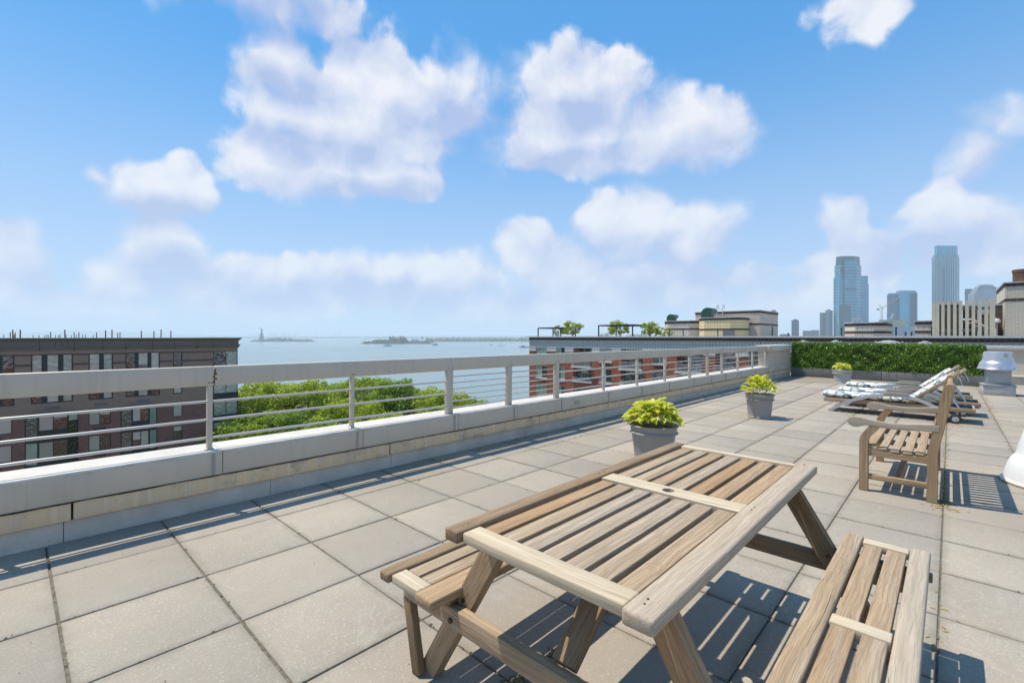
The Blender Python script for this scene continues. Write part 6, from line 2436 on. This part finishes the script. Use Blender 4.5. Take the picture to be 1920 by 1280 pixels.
def build_hedge():
    ys = [4.27, 2.86, 1.65, .45, -.75]
    words = ['leftmost', 'second from left', 'third from left', 'rightmost']
    for i, (a, b) in enumerate(zip(ys, ys[1:])):
        t = thing('hedge_planter', (19.72, (a + b) / 2, 0), 'long dark grey planter box under the hedge, %s of four' % words[i], 'planter', 'planters under the hedge', deck=True)
        w = a - b - .012
        link('front_panel', rbox_m(.02, w, .30, .004, MAT['planter']), t, Matrix.Translation((19.52, (a + b) / 2, .16)))
        link('back_panel', rbox_m(.02, w, .30, .004, MAT['planter']), t, Matrix.Translation((19.94, (a + b) / 2, .16)))
        for y in (a - .018, b + .018):
            link('end_panel', rbox_m(.395, .02, .30, .003, MAT['planter']), t, Matrix.Translation((19.73, y, .16)))
        e = MB()
        e.box(19.54, 19.92, b + .03, a - .03, .02, .27)
        e.build('soil', MAT['soil'], t)
    t = thing('hedge', (19.72, 1.75, .27), 'dense clipped green boxwood hedge standing in the grey planters', 'hedge', deck=True)
    rnd = random.Random(6)
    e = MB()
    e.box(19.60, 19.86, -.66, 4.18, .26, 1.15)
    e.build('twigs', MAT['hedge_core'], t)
    e = MB()

    def lf(p, nrm):
        nrm = (Vector(nrm) + Vector((rnd.gauss(0, .55), rnd.gauss(0, .55), rnd.gauss(.25, .55)))).normalized()
        u = nrm.orthogonal().normalized()
        w = nrm.cross(u)
        a = rnd.uniform(0, 6.28)
        u, w = u * math.cos(a) + w * math.sin(a), w * math.cos(a) - u * math.sin(a)
        s = rnd.uniform(.014, .028)
        e.add([p - u * s, p - w * s * .6, p + u * s, p + w * s * .6], [(0, 1, 2, 3)])

    def bulge(y, z):
        return .022 * math.sin(y * 2.9 + 1.3 * math.sin(z * 5.7)) + .022 * math.sin(y * 11.3 + 2.1 * math.sin(z * 9.1 + y)) + .016 * math.sin(z * 21 + 3 * math.sin(y * 7.7))
    for _ in range(26000):
        y, z = rnd.uniform(-.74, 4.25), rnd.uniform(.29, 1.21)
        lf(Vector((19.57 - bulge(y, z) + rnd.gauss(0, .04), y, z)), (-1, 0, 0))
    for _ in range(5200):
        y, x = rnd.uniform(-.74, 4.25), rnd.uniform(19.53, 19.92)
        lf(Vector((x, y, 1.20 + .02 * math.sin(y * 6 + x * 9) + rnd.gauss(0, .018))), (0, 0, 1))
    for _ in range(420):
        y, x = rnd.uniform(-.74, 4.25), rnd.uniform(19.53, 19.9)
        h = abs(rnd.gauss(0, .03))
        for q in range(4):
            lf(Vector((x + rnd.gauss(0, .008), y + rnd.gauss(0, .008), 1.205 + h * (q + 1) / 4)), (0, 0, 1))
    for yy, s in ((-.73, -1), (4.24, 1)):
        for _ in range(2200):
            lf(Vector((rnd.uniform(19.54, 19.92), yy + s * rnd.gauss(0, .02), rnd.uniform(.29, 1.2))), (0, s, 0))
    tag(e.build('foliage', MAT['hedge'], t), kind='stuff')


def build_roof_fan():
    cx, cy = 17.12, -.87
    t = thing('roof_fan', (cx, cy, 0), 'aluminium mushroom exhaust fan on a grey box curb right of the hedge', 'exhaust fan', deck=True)
    rot = Matrix.Translation((cx, cy, 0)) @ Matrix.Rotation(R(4), 4, 'Z')
    link('curb', rbox_m(.60, .58, .24, .012, MAT['curb']), t, rot @ Matrix.Translation((0, 0, .12)))
    link('curb_cap', rbox_m(.63, .61, .03, .006, MAT['galv']), t, rot @ Matrix.Translation((0, 0, .255)))
    link('neck', rbox_m(.43, .44, .37, .006, MAT['galv']), t, rot @ Matrix.Translation((0, 0, .455)))
    link('neck_flange', rbox_m(.46, .47, .03, .005, MAT['alu']), t, rot @ Matrix.Translation((0, 0, .625)))
    for s in (-1, 1):
        for q in (-1, 1):
            e = MB()
            e.tube([(cx + s * .19, cy + q * .19, .63), (cx + s * .27, cy + q * .16, .71)], .012, 6)
            e.build('stay', MAT['galv'], t)
    e = MB()
    e.lathe([(.382, .645), (.384, .652), (.372, .67), (.345, .765), (.335, .80), (.318, .82), (.300, .84), (.292, .86), (.285, .93), (.272, 1.02), (.262, 1.07), (.235, 1.09), (.0, 1.10)], 40, (cx, cy, 0), cap=False)
    e.lathe([(.382, .645), (.365, .648), (.30, .80), (.0, .86)], 40, (cx, cy, 0), cap=False)
    cap = e.build('cap', MAT['alu'], t, True)
    e = MB()
    e.tube([(cx, cy, .63), (cx, cy, .82)], .14, 16)
    e.build('fan_motor', MAT['mech_dark'], t)
    for a in (3.6, 4.35):
        for k in range(3):
            p = Vector((cx + .277 * math.cos(a), cy + .277 * math.sin(a), .97 + k * .03))
            u = Vector((-math.sin(a), math.cos(a), 0))
            e = MB()
            e.tube([p - u * .035, p + u * .035], .006, 5)
            e.build('louver_slot', MAT['mech_dark'], cap)
    for a in (3.2, 4.0, 4.8):
        bolt(cap, (cx + .366 * math.cos(a), cy + .366 * math.sin(a), .69), (math.cos(a), math.sin(a), 0), .012)


def build_dome_vent():
    cx, cy = 6.84, -.85
    t = thing('white_roof_vent', (cx, cy, 0), 'white enamelled bell-shaped roof vent cut off by the right edge', 'roof vent', deck=True)
    e = MB()
    e.lathe([(.485, .002), (.49, .018), (.475, .032), (.45, .032)], 48, (cx, cy, 0))
    e.build('base_flange', MAT['coping'], t, True)
    e = MB()
    e.lathe([(.462, .03), (.452, .10), (.435, .17), (.418, .215), (.40, .245), (.385, .262), (.375, .285), (.368, .33), (.345, .43), (.318, .52), (.27, .60), (.20, .66), (.10, .69), (.0, .70)], 48, (cx, cy, 0))
    b = e.build('bell', MAT['white_paint'], t, True)
    for a, z, r in ((2.75, .245, .402), (2.90, .215, .42)):
        e = MB()
        p = Vector((cx + r * math.cos(a), cy + r * math.sin(a), z))
        n = Vector((math.cos(a), math.sin(a), .5)).normalized()
        e.tube([p - n * .006, p + n * .002], .012, 8)
        e.build('rust_chip', MAT['steel_dark'], b)


def build_stacked_chairs():
    """White tube chairs pushed together behind the hedge: only their bows show over it."""
    spec = [(20.35, 4.05, .34, 1.285, 3, 'small stack of white tube chairs behind the left end of the hedge'), (20.45, 3.05, .42, 1.30, 3, 'white tube chairs peeping over the hedge, second group from left'),
            (20.40, 1.55, 1.15, 1.315, 4, 'long stack of white tube loungers over the middle of the hedge'), (20.45, .62, .46, 1.305, 4, 'white tube chairs stacked behind the hedge, rightmost group')]
    for (x, y, w, top, n, lab) in spec:
        t = thing('stacked_chairs', (x, y, 0), lab, 'chairs', 'white chairs stored behind the hedge', deck=True)
        for k in range(n):
            pts = []
            h = top - k * .035
            for i in range(15):
                f = i / 14
                a = math.pi * f
                pts.append((x + k * .09, y - w / 2 * math.cos(a) * (1 - k * .05) + k * .06, .02 + (h - .02) * min(1, (math.sin(a) * 1.0) ** .35 if 0 < f < 1 else 0)))
            e = MB()
            e.tube(pts, .017, 8)
            e.build('bow', MAT['white_paint'], t, True)
        for k in range(3):
            z = top - .04 - k * .05
            e = MB()
            e.tube([(x - .02, y + w * (.33 - .05 * k), z), (x + .3, y + w * (.30 - .05 * k), z + .01)], .014, 6)
            e.tube([(x - .02, y - w * (.33 - .05 * k), z), (x + .3, y - w * (.30 - .05 * k), z + .01)], .014, 6)
            e.build('cross_tube', MAT['white_paint'], t, True)
        e = MB()
        e.box(x, x + .4, y - w * .34, y + w * .34, .44, .47)
        e.build('seat', MAT['white_paint'], t)


build_picnic_table()
build_garden_bench()
build_pots()
build_loungers()
build_hedge()
build_roof_fan()
build_dome_vent()
build_stacked_chairs()

# settle everything that stands on the terrace onto its slope
for o in ON_DECK:
    o.matrix_basis = DECK @ o.matrix_basis

# ================================================================== AIR
HAZE_DENSITY = 1.9e-4


def build_haze():
    e = MB()
    e.box(-13500, 13500, -13500, 13500, WATER_Z - 8, 330)
    o = e.build('haze', None)
    tag(o, kind='stuff')
    m = bpy.data.materials.new('haze')
    m.use_nodes = True
    nt = m.node_tree
    nt.nodes.clear()
    v = nt.nodes.new('ShaderNodeVolumePrincipled')
    v.inputs['Color'].default_value = (.80, .91, 1.0, 1)
    v.inputs['Density'].default_value = HAZE_DENSITY
    v.inputs['Anisotropy'].default_value = 0.0
    out = nt.nodes.new('ShaderNodeOutputMaterial')
    nt.links.new(v.outputs[0], out.inputs['Volume'])
    o.data.materials.append(m)


build_haze()
